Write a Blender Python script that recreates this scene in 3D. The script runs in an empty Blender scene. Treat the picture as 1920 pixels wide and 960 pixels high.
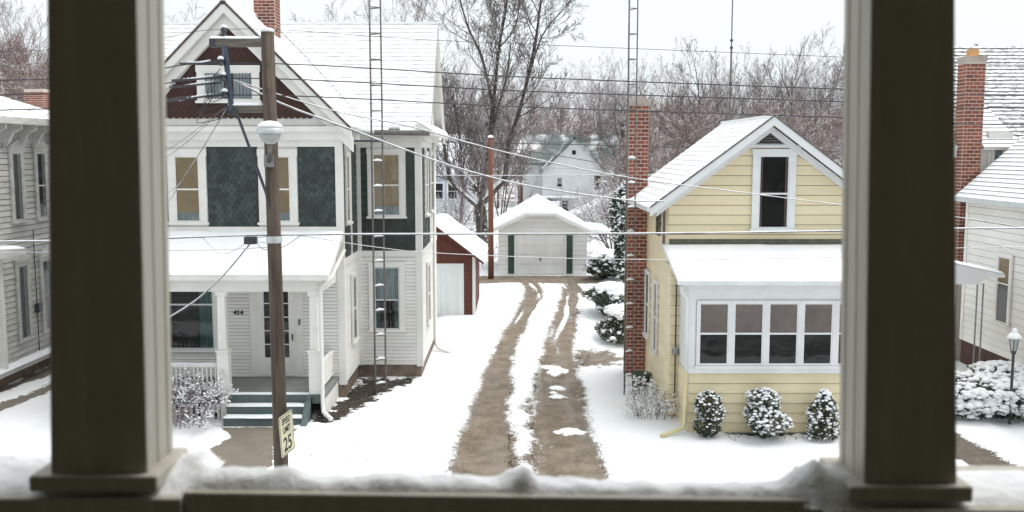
import bpy, bmesh, math, random
import numpy as np
from mathutils import Vector, Matrix

# ------------------------------------------------------------------ camera, sky, sun, exposure
sc = bpy.context.scene
COL = sc.collection
CAM_H = 6.3
cam_d = bpy.data.cameras.new('camera')
cam = bpy.data.objects.new('camera', cam_d); COL.objects.link(cam)
cam.location = (0, 0, CAM_H)
cam.rotation_euler = (math.radians(90) - math.atan(195/1800), 0, 0)
cam_d.sensor_width = 36; cam_d.lens = 33.75
cam_d.clip_start = 0.05; cam_d.clip_end = 5000
cam_d.dof.use_dof = True; cam_d.dof.focus_distance = 26; cam_d.dof.aperture_fstop = 2.8
sc.camera = cam

SUN_EL, SUN_AZ = math.radians(64), math.radians(70)       # high, very soft, through even cloud
w = bpy.data.worlds.new('World'); sc.world = w; w.use_nodes = True
nt = w.node_tree; nt.nodes.clear()
sky = nt.nodes.new('ShaderNodeTexSky'); sky.sky_type = 'NISHITA'; sky.sun_disc = False
sky.sun_elevation = SUN_EL; sky.sun_rotation = SUN_AZ; sky.dust_density = 6; sky.air_density = 1.0
bg1 = nt.nodes.new('ShaderNodeBackground'); bg1.inputs['Strength'].default_value = 0.10
nt.links.new(sky.outputs['Color'], bg1.inputs['Color'])
bg2 = nt.nodes.new('ShaderNodeBackground')                 # even cloud deck in front of it
bg2.inputs['Color'].default_value = (0.845, 0.905, 0.925, 1); bg2.inputs['Strength'].default_value = 0.69
mixs = nt.nodes.new('ShaderNodeMixShader'); mixs.inputs[0].default_value = 0.9
nt.links.new(bg1.outputs[0], mixs.inputs[1]); nt.links.new(bg2.outputs[0], mixs.inputs[2])
wo = nt.nodes.new('ShaderNodeOutputWorld'); nt.links.new(mixs.outputs[0], wo.inputs['Surface'])

sun_d = bpy.data.lights.new('sun', 'SUN'); sun_d.energy = 1.5; sun_d.angle = math.radians(50); sun_d.color = (1, 0.97, 0.93)
sun = bpy.data.objects.new('sun', sun_d); COL.objects.link(sun)
sd = Vector((math.sin(SUN_AZ)*math.cos(SUN_EL), math.cos(SUN_AZ)*math.cos(SUN_EL), math.sin(SUN_EL)))
sun.rotation_euler = (-sd).to_track_quat('-Z', 'Y').to_euler()
sc.view_settings.view_transform = 'Standard'; sc.view_settings.look = 'None'
sc.view_settings.exposure = 0.82; sc.view_settings.gamma = 1.0
sc.render.engine = 'CYCLES'
sc.cycles.max_bounces = 6; sc.cycles.diffuse_bounces = 4; sc.cycles.transparent_max_bounces = 8
sc.cycles.use_denoising = True

R = random.Random(7)

# ------------------------------------------------------------------ materials
def _nodes(name):
    m = bpy.data.materials.new(name); m.use_nodes = True
    n = m.node_tree; n.nodes.clear()
    o = n.nodes.new('ShaderNodeOutputMaterial'); b = n.nodes.new('ShaderNodeBsdfPrincipled')
    n.links.new(b.outputs[0], o.inputs[0])
    return m, n, b
def _math(n, op, a, b=None, clamp=False):
    x = n.nodes.new('ShaderNodeMath'); x.operation = op; x.use_clamp = clamp
    for i, v in enumerate((a, b)):
        if v is None: continue
        if isinstance(v, (int, float)): x.inputs[i].default_value = v
        else: n.links.new(v, x.inputs[i])
    return x.outputs[0]
def _mix(n, f, a, b):
    x = n.nodes.new('ShaderNodeMix'); x.data_type = 'RGBA'
    for i, v in ((0, f), (6, a), (7, b)):
        if isinstance(v, (int, float)): x.inputs[i].default_value = v
        elif isinstance(v, tuple): x.inputs[i].default_value = v if len(v) == 4 else (*v, 1)
        else: n.links.new(v, x.inputs[i])
    return x.outputs[2]
def _noise(n, scale, detail=4, rough=0.6, stretch=None):
    g = n.nodes.new('ShaderNodeNewGeometry'); src = g.outputs['Position']
    if stretch:
        mp = n.nodes.new('ShaderNodeMapping'); mp.inputs['Scale'].default_value = stretch
        n.links.new(src, mp.inputs['Vector']); src = mp.outputs[0]
    t = n.nodes.new('ShaderNodeTexNoise'); t.inputs['Scale'].default_value = scale
    t.inputs['Detail'].default_value = detail; t.inputs['Roughness'].default_value = rough
    n.links.new(src, t.inputs['Vector'])
    return t.outputs['Fac']
def _ramp(n, v, lo, hi):
    x = n.nodes.new('ShaderNodeMapRange'); x.interpolation_type = 'SMOOTHSTEP'
    x.inputs['From Min'].default_value = lo; x.inputs['From Max'].default_value = hi
    n.links.new(v, x.inputs['Value']); return x.outputs[0]
SNOW = (0.90, 0.915, 0.93)
MATS = {}
def pm(name, c1, c2=None, scale=6, rough=0.6, bump=0.0, bscale=None, snow=None, rnd=0.0, stretch=None, metal=0, snoise=9, lo=.35, hi=.65):
    """painted / natural surface: two tones mixed by noise, optional relief, optional snow lying on upward faces"""
    m, n, b = _nodes(name)
    c = _mix(n, _ramp(n, _noise(n, scale, 5, .65, stretch), lo, hi), c1, c2 or c1)
    if rnd:
        oi = n.nodes.new('ShaderNodeObjectInfo')
        hs = n.nodes.new('ShaderNodeHueSaturation'); n.links.new(c, hs.inputs['Color'])
        n.links.new(_math(n, 'ADD', _math(n, 'MULTIPLY', oi.outputs['Random'], 2*rnd), 1-rnd), hs.inputs['Value']); c = hs.outputs[0]
    if snow is not None:
        g = n.nodes.new('ShaderNodeNewGeometry'); s = n.nodes.new('ShaderNodeSeparateXYZ')
        n.links.new(g.outputs['Normal'], s.inputs[0])
        f = _math(n, 'ADD', s.outputs['Z'], _math(n, 'MULTIPLY', _math(n, 'SUBTRACT', _noise(n, snoise, 3), .5), 1.2))
        c = _mix(n, _ramp(n, f, snow-.12, snow+.12), c, SNOW)
    n.links.new(c, b.inputs['Base Color'])
    b.inputs['Roughness'].default_value = rough; b.inputs['Metallic'].default_value = metal
    if bump:
        bp = n.nodes.new('ShaderNodeBump'); bp.inputs['Strength'].default_value = bump; bp.inputs['Distance'].default_value = .02
        n.links.new(_noise(n, bscale or scale*4, 5, .6, stretch), bp.inputs['Height']); n.links.new(bp.outputs[0], b.inputs['Normal'])
    MATS[name] = m; return m
def cover_mat(name, d1, d2, d3, scale, rough=.75, wet=0.0, lo=.42, hi=.58, amp=.5, fscale=14):
    """bare ground under a broken snow cover: attribute 'cover' says how much snow lies there"""
    m, n, b = _nodes(name)
    base = _mix(n, _ramp(n, _noise(n, scale, 6, .7), .3, .7), d1, d2)
    base = _mix(n, _ramp(n, _noise(n, scale*9, 4, .7), .55, .75), base, d3)
    at = n.nodes.new('ShaderNodeAttribute'); at.attribute_name = 'cover'
    f = _math(n, 'ADD', at.outputs['Fac'], _math(n, 'MULTIPLY', _math(n, 'SUBTRACT', _noise(n, fscale, 6, .75), .5), amp))
    fac = _ramp(n, f, lo, hi)
    n.links.new(_mix(n, fac, base, SNOW), b.inputs['Base Color'])
    wn_ = _ramp(n, _noise(n, .7, 4, .6, (2.2, .5, 1)), .42, .62)
    base_r = _mix(n, wn_, (rough,)*3, (rough-wet,)*3)
    rr = _mix(n, fac, base_r, (.65,)*3); n.links.new(rr, b.inputs['Roughness'])
    bp = n.nodes.new('ShaderNodeBump'); bp.inputs['Strength'].default_value = .5; bp.inputs['Distance'].default_value = .03
    n.links.new(_math(n, 'ADD', _noise(n, 30, 5, .7), fac), bp.inputs['Height']); n.links.new(bp.outputs[0], b.inputs['Normal'])
    MATS[name] = m; return m
def glass_mat(name):
    m = bpy.data.materials.new(name); m.use_nodes = True; n = m.node_tree; n.nodes.clear()
    o = n.nodes.new('ShaderNodeOutputMaterial'); t = n.nodes.new('ShaderNodeBsdfTransparent'); t.inputs[0].default_value = (.93, .95, .95, 1)
    g = n.nodes.new('ShaderNodeBsdfGlossy'); g.inputs['Roughness'].default_value = .03
    fr = n.nodes.new('ShaderNodeFresnel'); fr.inputs[0].default_value = 1.5
    bp = n.nodes.new('ShaderNodeBump'); bp.inputs['Strength'].default_value = .06; bp.inputs['Distance'].default_value = .05
    n.links.new(_noise(n, 2.5, 2), bp.inputs['Height']); n.links.new(bp.outputs[0], g.inputs['Normal'])
    mx = n.nodes.new('ShaderNodeMixShader'); n.links.new(fr.outputs[0], mx.inputs[0])
    n.links.new(t.outputs[0], mx.inputs[1]); n.links.new(g.outputs[0], mx.inputs[2]); n.links.new(mx.outputs[0], o.inputs[0])
    MATS[name] = m; return m

snow_m = pm('snow', SNOW, (.86, .885, .91), .8, .65, .35, 7)
snow_soft = pm('snow_fluffy', SNOW, (.87, .89, .92), 6, .7, .5, 30)
roof_snow = pm('roof_snow', SNOW, (.84, .85, .86), 2.2, .65, .2, 12, stretch=(1, 1, 3))
butt = pm('shingle_edge', (.34, .34, .34), (.84, .85, .86), 3.6, .8, stretch=(1, 1, 6), lo=.36, hi=.52)
butt2 = pm('shingle_edge_bare', (.10, .10, .10), (.6, .6, .6), 9, .8, lo=.5, hi=.7)
butt_f = pm('shingle_edge_faint', (.50, .50, .51), (.87, .88, .89), 3.0, .8, stretch=(1, 1, 6), lo=.30, hi=.46)
thin_roof = pm('thin_snow_roof', (.27, .27, .28), SNOW, 5, .75, .2, lo=.40, hi=.56, stretch=(1, 2, 4))
white = pm('white_paint', (.80, .79, .76), (.72, .71, .67), 1.3, .55, .1, 20, rnd=.03)
white_b = pm('white_clapboard', (.81, .80, .77), (.75, .74, .71), 1.1, .6, .15, 25, rnd=.05, stretch=(1, 1, 4))
greywhite = pm('weathered_white_clapboard', (.60, .59, .56), (.47, .46, .43), 1.6, .7, .2, 25, rnd=.07, stretch=(1, 1, 4))
coolwhite = pm('cool_white_trim', (.79, .80, .81), (.72, .73, .74), 1.5, .5)
yellow = pm('yellow_siding', (.80, .70, .475), (.74, .64, .425), .9, .5, .1, 20, rnd=.05, stretch=(.5, .5, 2))
yellow_p = pm('cream_pipe', (.72, .62, .36), (.66, .56, .32), 3, .45)
green_sh = pm('dark_green_shingle', (.027, .040, .036), (.046, .062, .056), 2, .65, .2, 30, rnd=.35)
green_tr = pm('dark_green_paint', (.02, .05, .035), (.03, .065, .045), 3, .5)
maroon = pm('maroon_shingle', (.034, .013, .009), (.050, .019, .013), 2, .7, .2, 30, rnd=.35)
brick_m = pm('brick', (.27, .078, .045), (.18, .052, .034), 5, .8, .3, 40, rnd=.3)
mortar = pm('mortar', (.60, .53, .47), (.50, .44, .39), 8, .9)
stone = pm('foundation_stone', (.13, .10, .08), (.24, .18, .14), 2.5, .9, .5, 8)
stonecap = pm('chimney_cap', (.45, .38, .33), (.33, .28, .25), 6, .9, snow=.75)
flue = pm('clay_flue', (.62, .33, .14), (.5, .26, .11), 5, .8)
porch_gr = pm('grey_green_porch_paint', (.075, .108, .105), (.105, .135, .13), 2.5, .55)
porch_fl = pm('grey_porch_floor', (.17, .19, .18), (.22, .23, .22), 3, .6)
bark_pole = pm('weathered_pole', (.065, .045, .034), (.13, .098, .076), 3, .85, .5, 18, stretch=(6, 6, .4))
pole_red = pm('red_brown_pole', (.20, .085, .05), (.14, .06, .04), 3, .85, .3, stretch=(6, 6, .4))
timber = pm('grey_timber', (.20, .18, .15), (.12, .105, .09), 4, .85, .3, stretch=(.6, 3, 6))
iron = pm('dark_iron', (.035, .04, .05), (.055, .06, .07), 6, .5)
insul = pm('blue_grey_metal', (.07, .10, .15), (.05, .07, .10), 6, .4, metal=.3)
galv = pm('galvanised_steel', (.30, .31, .31), (.22, .22, .22), 9, .45, metal=.5, snow=.8)
galv_b = pm('grey_brown_steel', (.12, .115, .11), (.19, .18, .165), 5, .5, metal=.3)
alum = pm('aluminium', (.62, .65, .66), (.55, .57, .58), 5, .4, metal=.4)
wire_m = pm('cable_black', (.045, .04, .045), (.09, .08, .085), 2, .6)
wire_s = pm('cable_snowy', (.09, .085, .09), (.4, .4, .42), 2.5, .6, snow=.05, snoise=3)
lap_shade = pm('painted_lap_shade', (.10, .095, .085), (.07, .065, .06), 3, .9)  # dark colour stands in for the shadow lines under the boards
dark = pm('dark_interior', (.012, .014, .015), (.02, .022, .022), 3, .8)
shade_t = pm('tan_window_shade', (.60, .47, .31), (.52, .40, .26), 2, .8)
blind = pm('pinkish_blind', (.46, .38, .35), (.38, .31, .285), 2, .8)
curtain_w = pm('white_curtain', (.55, .60, .62), (.30, .36, .40), 9, .8, stretch=(4, 4, .4))
curtain_t = pm('teal_curtain', (.10, .20, .20), (.05, .12, .12), 9, .8, stretch=(5, 5, .3))
pink_c = pm('dusky_curtain', (.30, .22, .19), (.2, .15, .13), 9, .8, stretch=(5, 5, .3))
glass = glass_mat('window_glass')
barn = pm('barn_red_boards', (.13, .040, .026), (.09, .03, .022), 3, .85, stretch=(1, 1, 5))
barn_w = pm('weathered_white_boards', (.74, .76, .75), (.66, .69, .68), 2, .8, stretch=(4, 4, .4))
bark = pm('bark', (.048, .040, .034), (.085, .072, .062), 4, .9, .4, snow=.72, stretch=(1, 1, .4))
bark_l = pm('pale_bark', (.16, .135, .125), (.11, .09, .085), 4, .9, .3, snow=.62)
twig_p = pm('purple_grey_twig', (.29, .225, .232), (.20, .155, .165), .3, .9, snow=.55)  # lightened so that haze over the far woods sits in the colour
twig_r = pm('red_brown_twig', (.27, .185, .165), (.19, .13, .12), .3, .9, snow=.62)
twig_d = pm('dark_twig', (.15, .125, .115), (.10, .085, .08), .5, .9, snow=.7)
leaf_d = pm('dark_evergreen_leaf', (.022, .04, .024), (.04, .065, .032), 8, .55, rnd=0)
leaf_o = pm('olive_leaf', (.06, .068, .035), (.035, .045, .022), 8, .6)
needle = pm('blue_spruce_needle', (.022, .035, .035), (.035, .052, .05), 5, .7, snow=.72, snoise=5)
post_p = pm('porch_cream_paint', (.52, .495, .43), (.46, .435, .37), 3, .6, .25, 14, stretch=(6, 6, .5))
porch_in = pm('porch_interior_paint', (.27, .25, .165), (.24, .22, .145), 2, .7)
floor_b = pm('porch_floor_board', (.15, .135, .10), (.12, .11, .08), 3, .6)
asphalt = pm('bounce_slushy_asphalt', (.10, .10, .10), (.70, .71, .72), 1.1, .6, .3, 60)  # hidden street, slush made pale to bounce light onto the facades
conc = pm('concrete', (.30, .28, .25), (.24, .22, .2), 2, .85, .2)
sign_w = pm('sign_white', (.62, .60, .44), (.50, .48, .33), 7, .45)
black = pm('black_lettering', (.012, .012, .012), None, 5, .5)
far_white = pm('far_white_wall', (.76, .77, .78), (.66, .67, .68), .5, .8)
far_green = pm('far_green_roof', (.115, .145, .14), SNOW, .5, .8, lo=.45, hi=.75)
far_brick = pm('far_brick', (.24, .14, .115), (.19, .12, .10), 1, .9)
far_blue = pm('far_blue_grey_wall', (.45, .49, .53), (.38, .42, .46), .6, .8)
lens_m = pm('frosted_lens', (.36, .37, .37), (.46, .47, .47), 12, .15)
drive_m = cover_mat('dirt_drive', (.122, .092, .062), (.245, .195, .145), (.40, .36, .305), 1.7, .85, .5, lo=.34, hi=.64, amp=1.35, fscale=15)
soil_m = cover_mat('dark_soil', (.022, .018, .014), (.05, .038, .028), (.13, .10, .07), 4, .9, lo=.42, hi=.55, amp=1.5, fscale=9)
gravel_m = cover_mat('gravelly_mud', (.09, .075, .055), (.17, .14, .11), (.30, .26, .22), 3, .9, lo=.40, hi=.56, amp=1.3, fscale=12)
walk_m = cover_mat('wet_concrete', (.17, .145, .115), (.22, .19, .155), (.25, .22, .18), 1.2, .7, .2, lo=.45, hi=.52, amp=1.15, fscale=7)

# ------------------------------------------------------------------ builders
def tag(o, label=None, cat=None, group=None, kind=None):
    for k, v in (('label', label), ('category', cat), ('group', group), ('kind', kind)):
        if v: o[k] = v
    return o
def empty(name, loc, label=None, cat=None, group=None):
    o = bpy.data.objects.new(name, None); COL.objects.link(o); o.location = loc; o.empty_display_size = .2
    return tag(o, label, cat, group)
def adopt(o, parent):
    if parent is not None:
        o.parent = parent
        if parent.type == 'EMPTY': o.matrix_parent_inverse = Matrix.Translation(-Vector(parent.location))
    return o
class MB:
    def __init__(s, T=None): s.v = []; s.f = []; s.m = []; s.T = T
    def add(s, vs, fs, mi=0):
        k = len(s.v)
        if s.T: vs = [s.T(*p) for p in vs]
        s.v += [tuple(p) for p in vs]; s.f += [tuple(i+k for i in f) for f in fs]; s.m += [mi]*len(fs)
    def box(s, a0, a1, b0, b1, c0, c1, mi=0):
        s.add([(a0,b0,c0),(a1,b0,c0),(a1,b1,c0),(a0,b1,c0),(a0,b0,c1),(a1,b0,c1),(a1,b1,c1),(a0,b1,c1)],
              [(0,3,2,1),(4,5,6,7),(0,1,5,4),(1,2,6,5),(2,3,7,6),(3,0,4,7)], mi); return s
    def prism(s, poly, b0, b1, mi=0):
        """poly in (a,c), pulled from b0 to b1"""
        n = len(poly)
        s.add([(a,b0,c) for a,c in poly]+[(a,b1,c) for a,c in poly],
              [tuple(range(n)), tuple(range(2*n-1, n-1, -1))]+[(i,i+n,(i+1)%n+n,(i+1)%n) for i in range(n)], mi); return s
    def tube(s, pts, rad, n=6, mi=0, cap=True):
        pts = [Vector(p) for p in pts]; k = len(s.v); L = len(pts)
        if not hasattr(rad, '__len__'): rad = [rad]*L
        up = None
        for i, p in enumerate(pts):
            d = (pts[min(i+1, L-1)] - pts[max(i-1, 0)])
            if d.length < 1e-9: d = Vector((0,0,1))
            d.normalize()
            if up is None: up = d.orthogonal().normalized()
            up = (up - d*up.dot(d))
            up = up.normalized() if up.length > 1e-6 else d.orthogonal().normalized()
            sd_ = d.cross(up)
            for j in range(n):
                a = 2*math.pi*j/n; q = p + (up*math.cos(a)+sd_*math.sin(a))*rad[i]
                s.v.append(s.T(*q) if s.T else (q.x, q.y, q.z))
        for i in range(L-1):
            for j in range(n):
                s.f.append((k+i*n+j, k+i*n+(j+1)%n, k+(i+1)*n+(j+1)%n, k+(i+1)*n+j)); s.m.append(mi)
        if cap:
            s.f.append(tuple(k+j for j in range(n-1,-1,-1))); s.m.append(mi)
            s.f.append(tuple(k+(L-1)*n+j for j in range(n))); s.m.append(mi)
        return s
    def lathe(s, cx, cy, prof, n=16, mi=0):
        k = len(s.v); vs = []
        for r, z in prof: vs += [(cx+r*math.cos(2*math.pi*j/n), cy+r*math.sin(2*math.pi*j/n), z) for j in range(n)]
        fs = [(i*n+j, i*n+(j+1)%n, (i+1)*n+(j+1)%n, (i+1)*n+j) for i in range(len(prof)-1) for j in range(n)]
        fs += [tuple(range(n-1,-1,-1)), tuple((len(prof)-1)*n+j for j in range(n))]
        s.add(vs, fs, mi); return s
    def blob(s, c, rx, ry, rz, rnd, mi=0):
        vs = []
        for p in ICO_V:
            k = 1+rnd.uniform(-.34, .30); vs.append((c[0]+p[0]*rx*k, c[1]+p[1]*ry*k, c[2]+p[2]*rz*k))
        s.add(vs, ICO_F, mi)
    def mesh(s, name, mats, smooth=False, fix=True):
        me = bpy.data.meshes.new(name); me.from_pydata(s.v, [], s.f)
        for m in (mats if isinstance(mats, (list, tuple)) else [mats]): me.materials.append(m)
        if any(s.m): me.polygons.foreach_set('material_index', s.m)
        if fix and len(s.f) < 60000:
            bm = bmesh.new(); bm.from_mesh(me); bmesh.ops.recalc_face_normals(bm, faces=bm.faces); bm.to_mesh(me); bm.free()
        if smooth: me.polygons.foreach_set('use_smooth', [True]*len(me.polygons))
        me.update(); return me
    def build(s, name, mats, parent=None, smooth=False, fix=True, bevel=0):
        o = bpy.data.objects.new(name, s.mesh(name, mats, smooth, fix)); COL.objects.link(o)
        if bevel:
            b = o.modifiers.new('bevel', 'BEVEL'); b.width = bevel; b.segments = 2; b.limit_method = 'ANGLE'
        return adopt(o, parent)
bm_ = bmesh.new(); bmesh.ops.create_icosphere(bm_, subdivisions=1, radius=1)
bm_.verts.ensure_lookup_table(); ICO_V = [tuple(v.co) for v in bm_.verts]; ICO_F = [tuple(v.index for v in f.verts) for f in bm_.faces]; bm_.free()
def copy_tree(o, parent=None):
    c = o.copy(); COL.objects.link(c); c.parent = parent
    for ch in list(o.children): copy_tree(ch, c)
    return c
# wall frames: a along the wall, b outwards, c up
def FR(Y): return lambda a, b, c: (a, Y-b, c)        # faces the viewer
def RT(X): return lambda a, b, c: (X+b, a, c)        # faces +X
def LT(X): return lambda a, b, c: (X-b, a, c)        # faces -X
def basis(e0, e1, r0):
    """slope frame: a along e0>e1, c up the slope through r0, b out of the slope"""
    e0, e1, r0 = Vector(e0), Vector(e1), Vector(r0)
    u = (e1-e0).normalized(); q = r0-e0; v = (q-u*q.dot(u)).normalized(); n = u.cross(v)
    if n.z < 0: n = -n
    return (lambda a, b, c: tuple(e0+u*a+v*c+n*b)), (lambda p: ((Vector(p)-e0).dot(u), (Vector(p)-e0).dot(v)))
def strips(poly, step, start=None):
    cs = [c for _, c in poly]; c0 = min(cs) if start is None else start; out = []
    while c0 < max(cs)-1e-4:
        c1 = c0+step
        def clip(P, sgn, lim):
            Q = []
            for i in range(len(P)):
                p, q = P[i], P[(i+1) % len(P)]
                ip, iq = sgn*(p[1]-lim) >= -1e-9, sgn*(q[1]-lim) >= -1e-9
                if ip: Q.append(p)
                if ip != iq:
                    t = (lim-p[1])/(q[1]-p[1]); Q.append((p[0]+t*(q[0]-p[0]), lim))
            return Q
        P = clip(clip(poly, 1, c0), -1, c1)
        if len(P) >= 3 and max(p[1] for p in P)-min(p[1] for p in P) > .01: out.append((c0, c1, P))
        c0 = c1
    return out
def rows(parent, name, T, poly, step, t_lo, t_hi, mats, start=None, b0=0.0, gap=0.0):
    """lapped boards or shingle courses, each an object; lower edge proud of the row below"""
    if gap:
        sh = MB(T); n = len(poly); sh.add([(a, .003, c) for a, c in poly], [tuple(range(n))]); sh.build('lap_shade_sheet', lap_shade, parent, fix=False)  # dark sheet seen through the joints paints in the lap shadows
    for c0, c1, P in strips(poly, step, start):
        if gap:
            P = [(a, min(c, c1-gap)) for a, c in P]
        b = lambda c: b0+t_lo+(t_hi-t_lo)*(c-c0)/step
        m = MB(T); n = len(P)
        vs = [(a, b0-.004, c) for a, c in P]+[(a, b(c), c) for a, c in P]
        m.add(vs, [tuple(range(n, 2*n))], 0)
        for i in range(n):
            j = (i+1) % n
            lower = abs(P[i][1]-c0) < 1e-6 and abs(P[j][1]-c0) < 1e-6
            m.add([vs[i], vs[j], vs[n+j], vs[n+i]], [(0,1,2,3)], 1 if lower and isinstance(mats, (list, tuple)) else 0)
        m.build(name, mats, parent, fix=False)
def window(parent, T, a0, a1, c0, c1, cas=.12, cmat=None, smat=None, mid=.5, shade=None, curtain=None, sill=True, lower_c=None, side=None, b=0.0, head=0, muntin=0):
    cmat = cmat or white; smat = smat or cmat
    m = MB(T)
    m.box(a0-cas, a0, b, b+.055, c0, c1); m.box(a1, a1+cas, b, b+.055, c0, c1)
    ex = .02 if cas > .055 else -.002
    m.box(a0-cas-ex, a1+cas+ex, b, b+.06, c1, c1+cas+head)
    if sill: m.box(a0-cas-.04, a1+cas+.04, b, b+.10, c0-.06, c0)
    wn = m.build('window', cmat, parent)
    s = MB(T); t = .035; cm = c0+(c1-c0)*mid if mid else None
    s.box(a0, a0+t, b+.012, b+.04, c0, c1); s.box(a1-t, a1, b+.012, b+.04, c0, c1)
    s.box(a0+t, a1-t, b+.012, b+.04, c0, c0+t*1.3); s.box(a0+t, a1-t, b+.012, b+.04, c1-t, c1)
    if mid: s.box(a0+t, a1-t, b+.012, b+.047, cm-t*.6, cm+t*.6)
    for k in range(muntin):
        x = a0+(a1-a0)*(k+1)/(muntin+1); s.box(x-.012, x+.012, b+.012, b+.038, c0+t*1.3, c1-t)
    s.build('sash', smat, wn)
    MB(T).box(a0, a1, b-.02, b+.004, c0, c1).build('dark_interior', dark, wn)
    if shade:
        mt, lo = shade; MB(T).box(a0+t, a1-t, b+.007, b+.010, c0+(c1-c0)*lo, c1-t).build('shade', mt, wn)
    if lower_c:
        mt, hi = lower_c; drape(T, a0+t, a1-t, c0+.04, c0+(c1-c0)*hi, b+.008, mt, wn)
    if side:
        mt, k = side; wd = (a1-a0)*k
        drape(T, a0+t, a0+wd, c0+.04, c1-t, b+.0085, mt, wn); drape(T, a1-wd, a1-t, c0+.04, c1-t, b+.0085, mt, wn)
    for q0, q1 in (((c0, cm), (cm, c1)) if mid else ((c0, c1),)):
        g = MB(T); g.add([(a0+t*.5, b+.026, q0+.01), (a1-t*.5, b+.026, q0+.01), (a1-t*.5, b+.026, q1-.01), (a0+t*.5, b+.026, q1-.01)], [(0,1,2,3)])
        o0, o1 = Vector(T(0, 0, 0)), Vector(T(0, 1, 0))
        ax_ = (Vector(T(1, 0, 0))-o0).cross(Vector(T(0, 0, 1))-o0)
        if ax_.dot(o1-o0) < 0: g.f = [tuple(reversed(f)) for f in g.f]      # panes face outwards
        g.build('pane', glass, wn, fix=False)
    return wn
def drape(T, a0, a1, c0, c1, b, mat, parent):
    m = MB(T); n = max(6, int((a1-a0)/.025)); vs = []
    for i in range(n+1):
        a = a0+(a1-a0)*i/n; d = b+.004*math.sin(i*1.9)
        vs += [(a, d, c0), (a, d, c1)]
    m.add(vs, [(2*i, 2*i+2, 2*i+3, 2*i+1) for i in range(n)]); return m.build('curtain', mat, parent, smooth=True, fix=False)
# numpy value noise
_rs = np.random.RandomState(3); _tab = _rs.rand(256, 256)
def vnoise(x, y):
    xi = np.floor(x).astype(int); yi = np.floor(y).astype(int); fx = x-xi; fy = y-yi
    fx = fx*fx*(3-2*fx); fy = fy*fy*(3-2*fy)
    g = lambda i, j: _tab[i % 256, j % 256]
    return (g(xi, yi)*(1-fx)+g(xi+1, yi)*fx)*(1-fy)+(g(xi, yi+1)*(1-fx)+g(xi+1, yi+1)*fx)*fy
def fbm(x, y, o=4):
    s = 0; a = .5
    for k in range(o): s = s+a*vnoise(x*2**k+17*k, y*2**k+31*k); a *= .5
    return s/.9375
def sheet(name, x0, x1, y0, y1, res, cover, mat, z0=.006, h=.045, parent=None):
    nx = max(2, int((x1-x0)/res)); ny = max(2, int((y1-y0)/res))
    X, Y = np.meshgrid(np.linspace(x0, x1, nx+1), np.linspace(y0, y1, ny+1))
    C = np.clip(cover(X, Y), 0, 1.4); Cc = np.clip(C, 0, 1)
    Z = z0+h*Cc*Cc*(3-2*Cc)+.012*(fbm(X*3, Y*3)-.5)*(1-Cc)+.012*fbm(X*1.5, Y*1.5)*Cc
    e = np.minimum.reduce([X-x0, x1-X, Y-y0, y1-Y]); Z = np.where(e < .35, -.004+(Z+.004)*np.clip(e/.35, 0, 1), Z)
    v = np.stack([X, Y, Z], -1).reshape(-1, 3)
    i = np.arange(ny)[:, None]*(nx+1)+np.arange(nx)[None]
    f = np.stack([i, i+1, i+nx+2, i+nx+1], -1).reshape(-1, 4)
    me = bpy.data.meshes.new(name); me.from_pydata(v.tolist(), [], f.tolist())
    at = me.attributes.new('cover', 'FLOAT', 'POINT'); at.data.foreach_set('value', C.reshape(-1).astype(np.float32))
    me.polygons.foreach_set('use_smooth', [True]*len(me.polygons)); me.materials.append(mat)
    o = bpy.data.objects.new(name, me); COL.objects.link(o); return adopt(o, parent)
def polydist(X, Y, P):
    """signed distance to a polygon, negative inside"""
    d = np.full(X.shape, 1e9); ins = np.zeros(X.shape, bool)
    for (xa, ya), (xb, yb) in zip(P, P[1:]+P[:1]):
        ex, ey = xb-xa, yb-ya; t = np.clip(((X-xa)*ex+(Y-ya)*ey)/(ex*ex+ey*ey+1e-12), 0, 1)
        d = np.minimum(d, np.hypot(X-xa-t*ex, Y-ya-t*ey))
        c = ((ya > Y) != (yb > Y)) & (X < (xb-xa)*(Y-ya)/((yb-ya) if yb != ya else 1e-9)+xa); ins ^= c
    return np.where(ins, -d, d)
def snow_slab(parent, T, a0, a1, c0, c1, th, name='snow_cover', res=.12, seed=0, mat=None, edge=.12):
    na = max(3, int((a1-a0)/res)); nc = max(3, int((c1-c0)/res))
    m = MB(T); vs = []
    for j in range(nc+1):
        for i in range(na+1):
            a = a0+(a1-a0)*i/na; c = c0+(c1-c0)*j/nc
            e = min(a-a0, a1-a, c-c0, c1-c); k = min(1, e/edge) if edge > 0 else 1; k = math.sqrt(max(0, 1-(1-k)**2))
            nz = float(fbm(np.array(a*2.3+seed), np.array(c*2.3+seed*1.7), 3))
            wob = .03*(float(vnoise(np.array(a*4+seed*5), np.array(c*4)))-.5)
            cc = c+(wob if j == 0 else 0)
            vs.append((a, th*k*(.7+.6*nz)+.001, cc))
    nv = len(vs)
    fs = [(j*(na+1)+i, j*(na+1)+i+1, (j+1)*(na+1)+i+1, (j+1)*(na+1)+i) for j in range(nc) for i in range(na)]
    m.add(vs, fs); o = m.build(name, mat or snow_soft, parent, smooth=True, fix=False)
    o['kind'] = 'stuff'; return o
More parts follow.
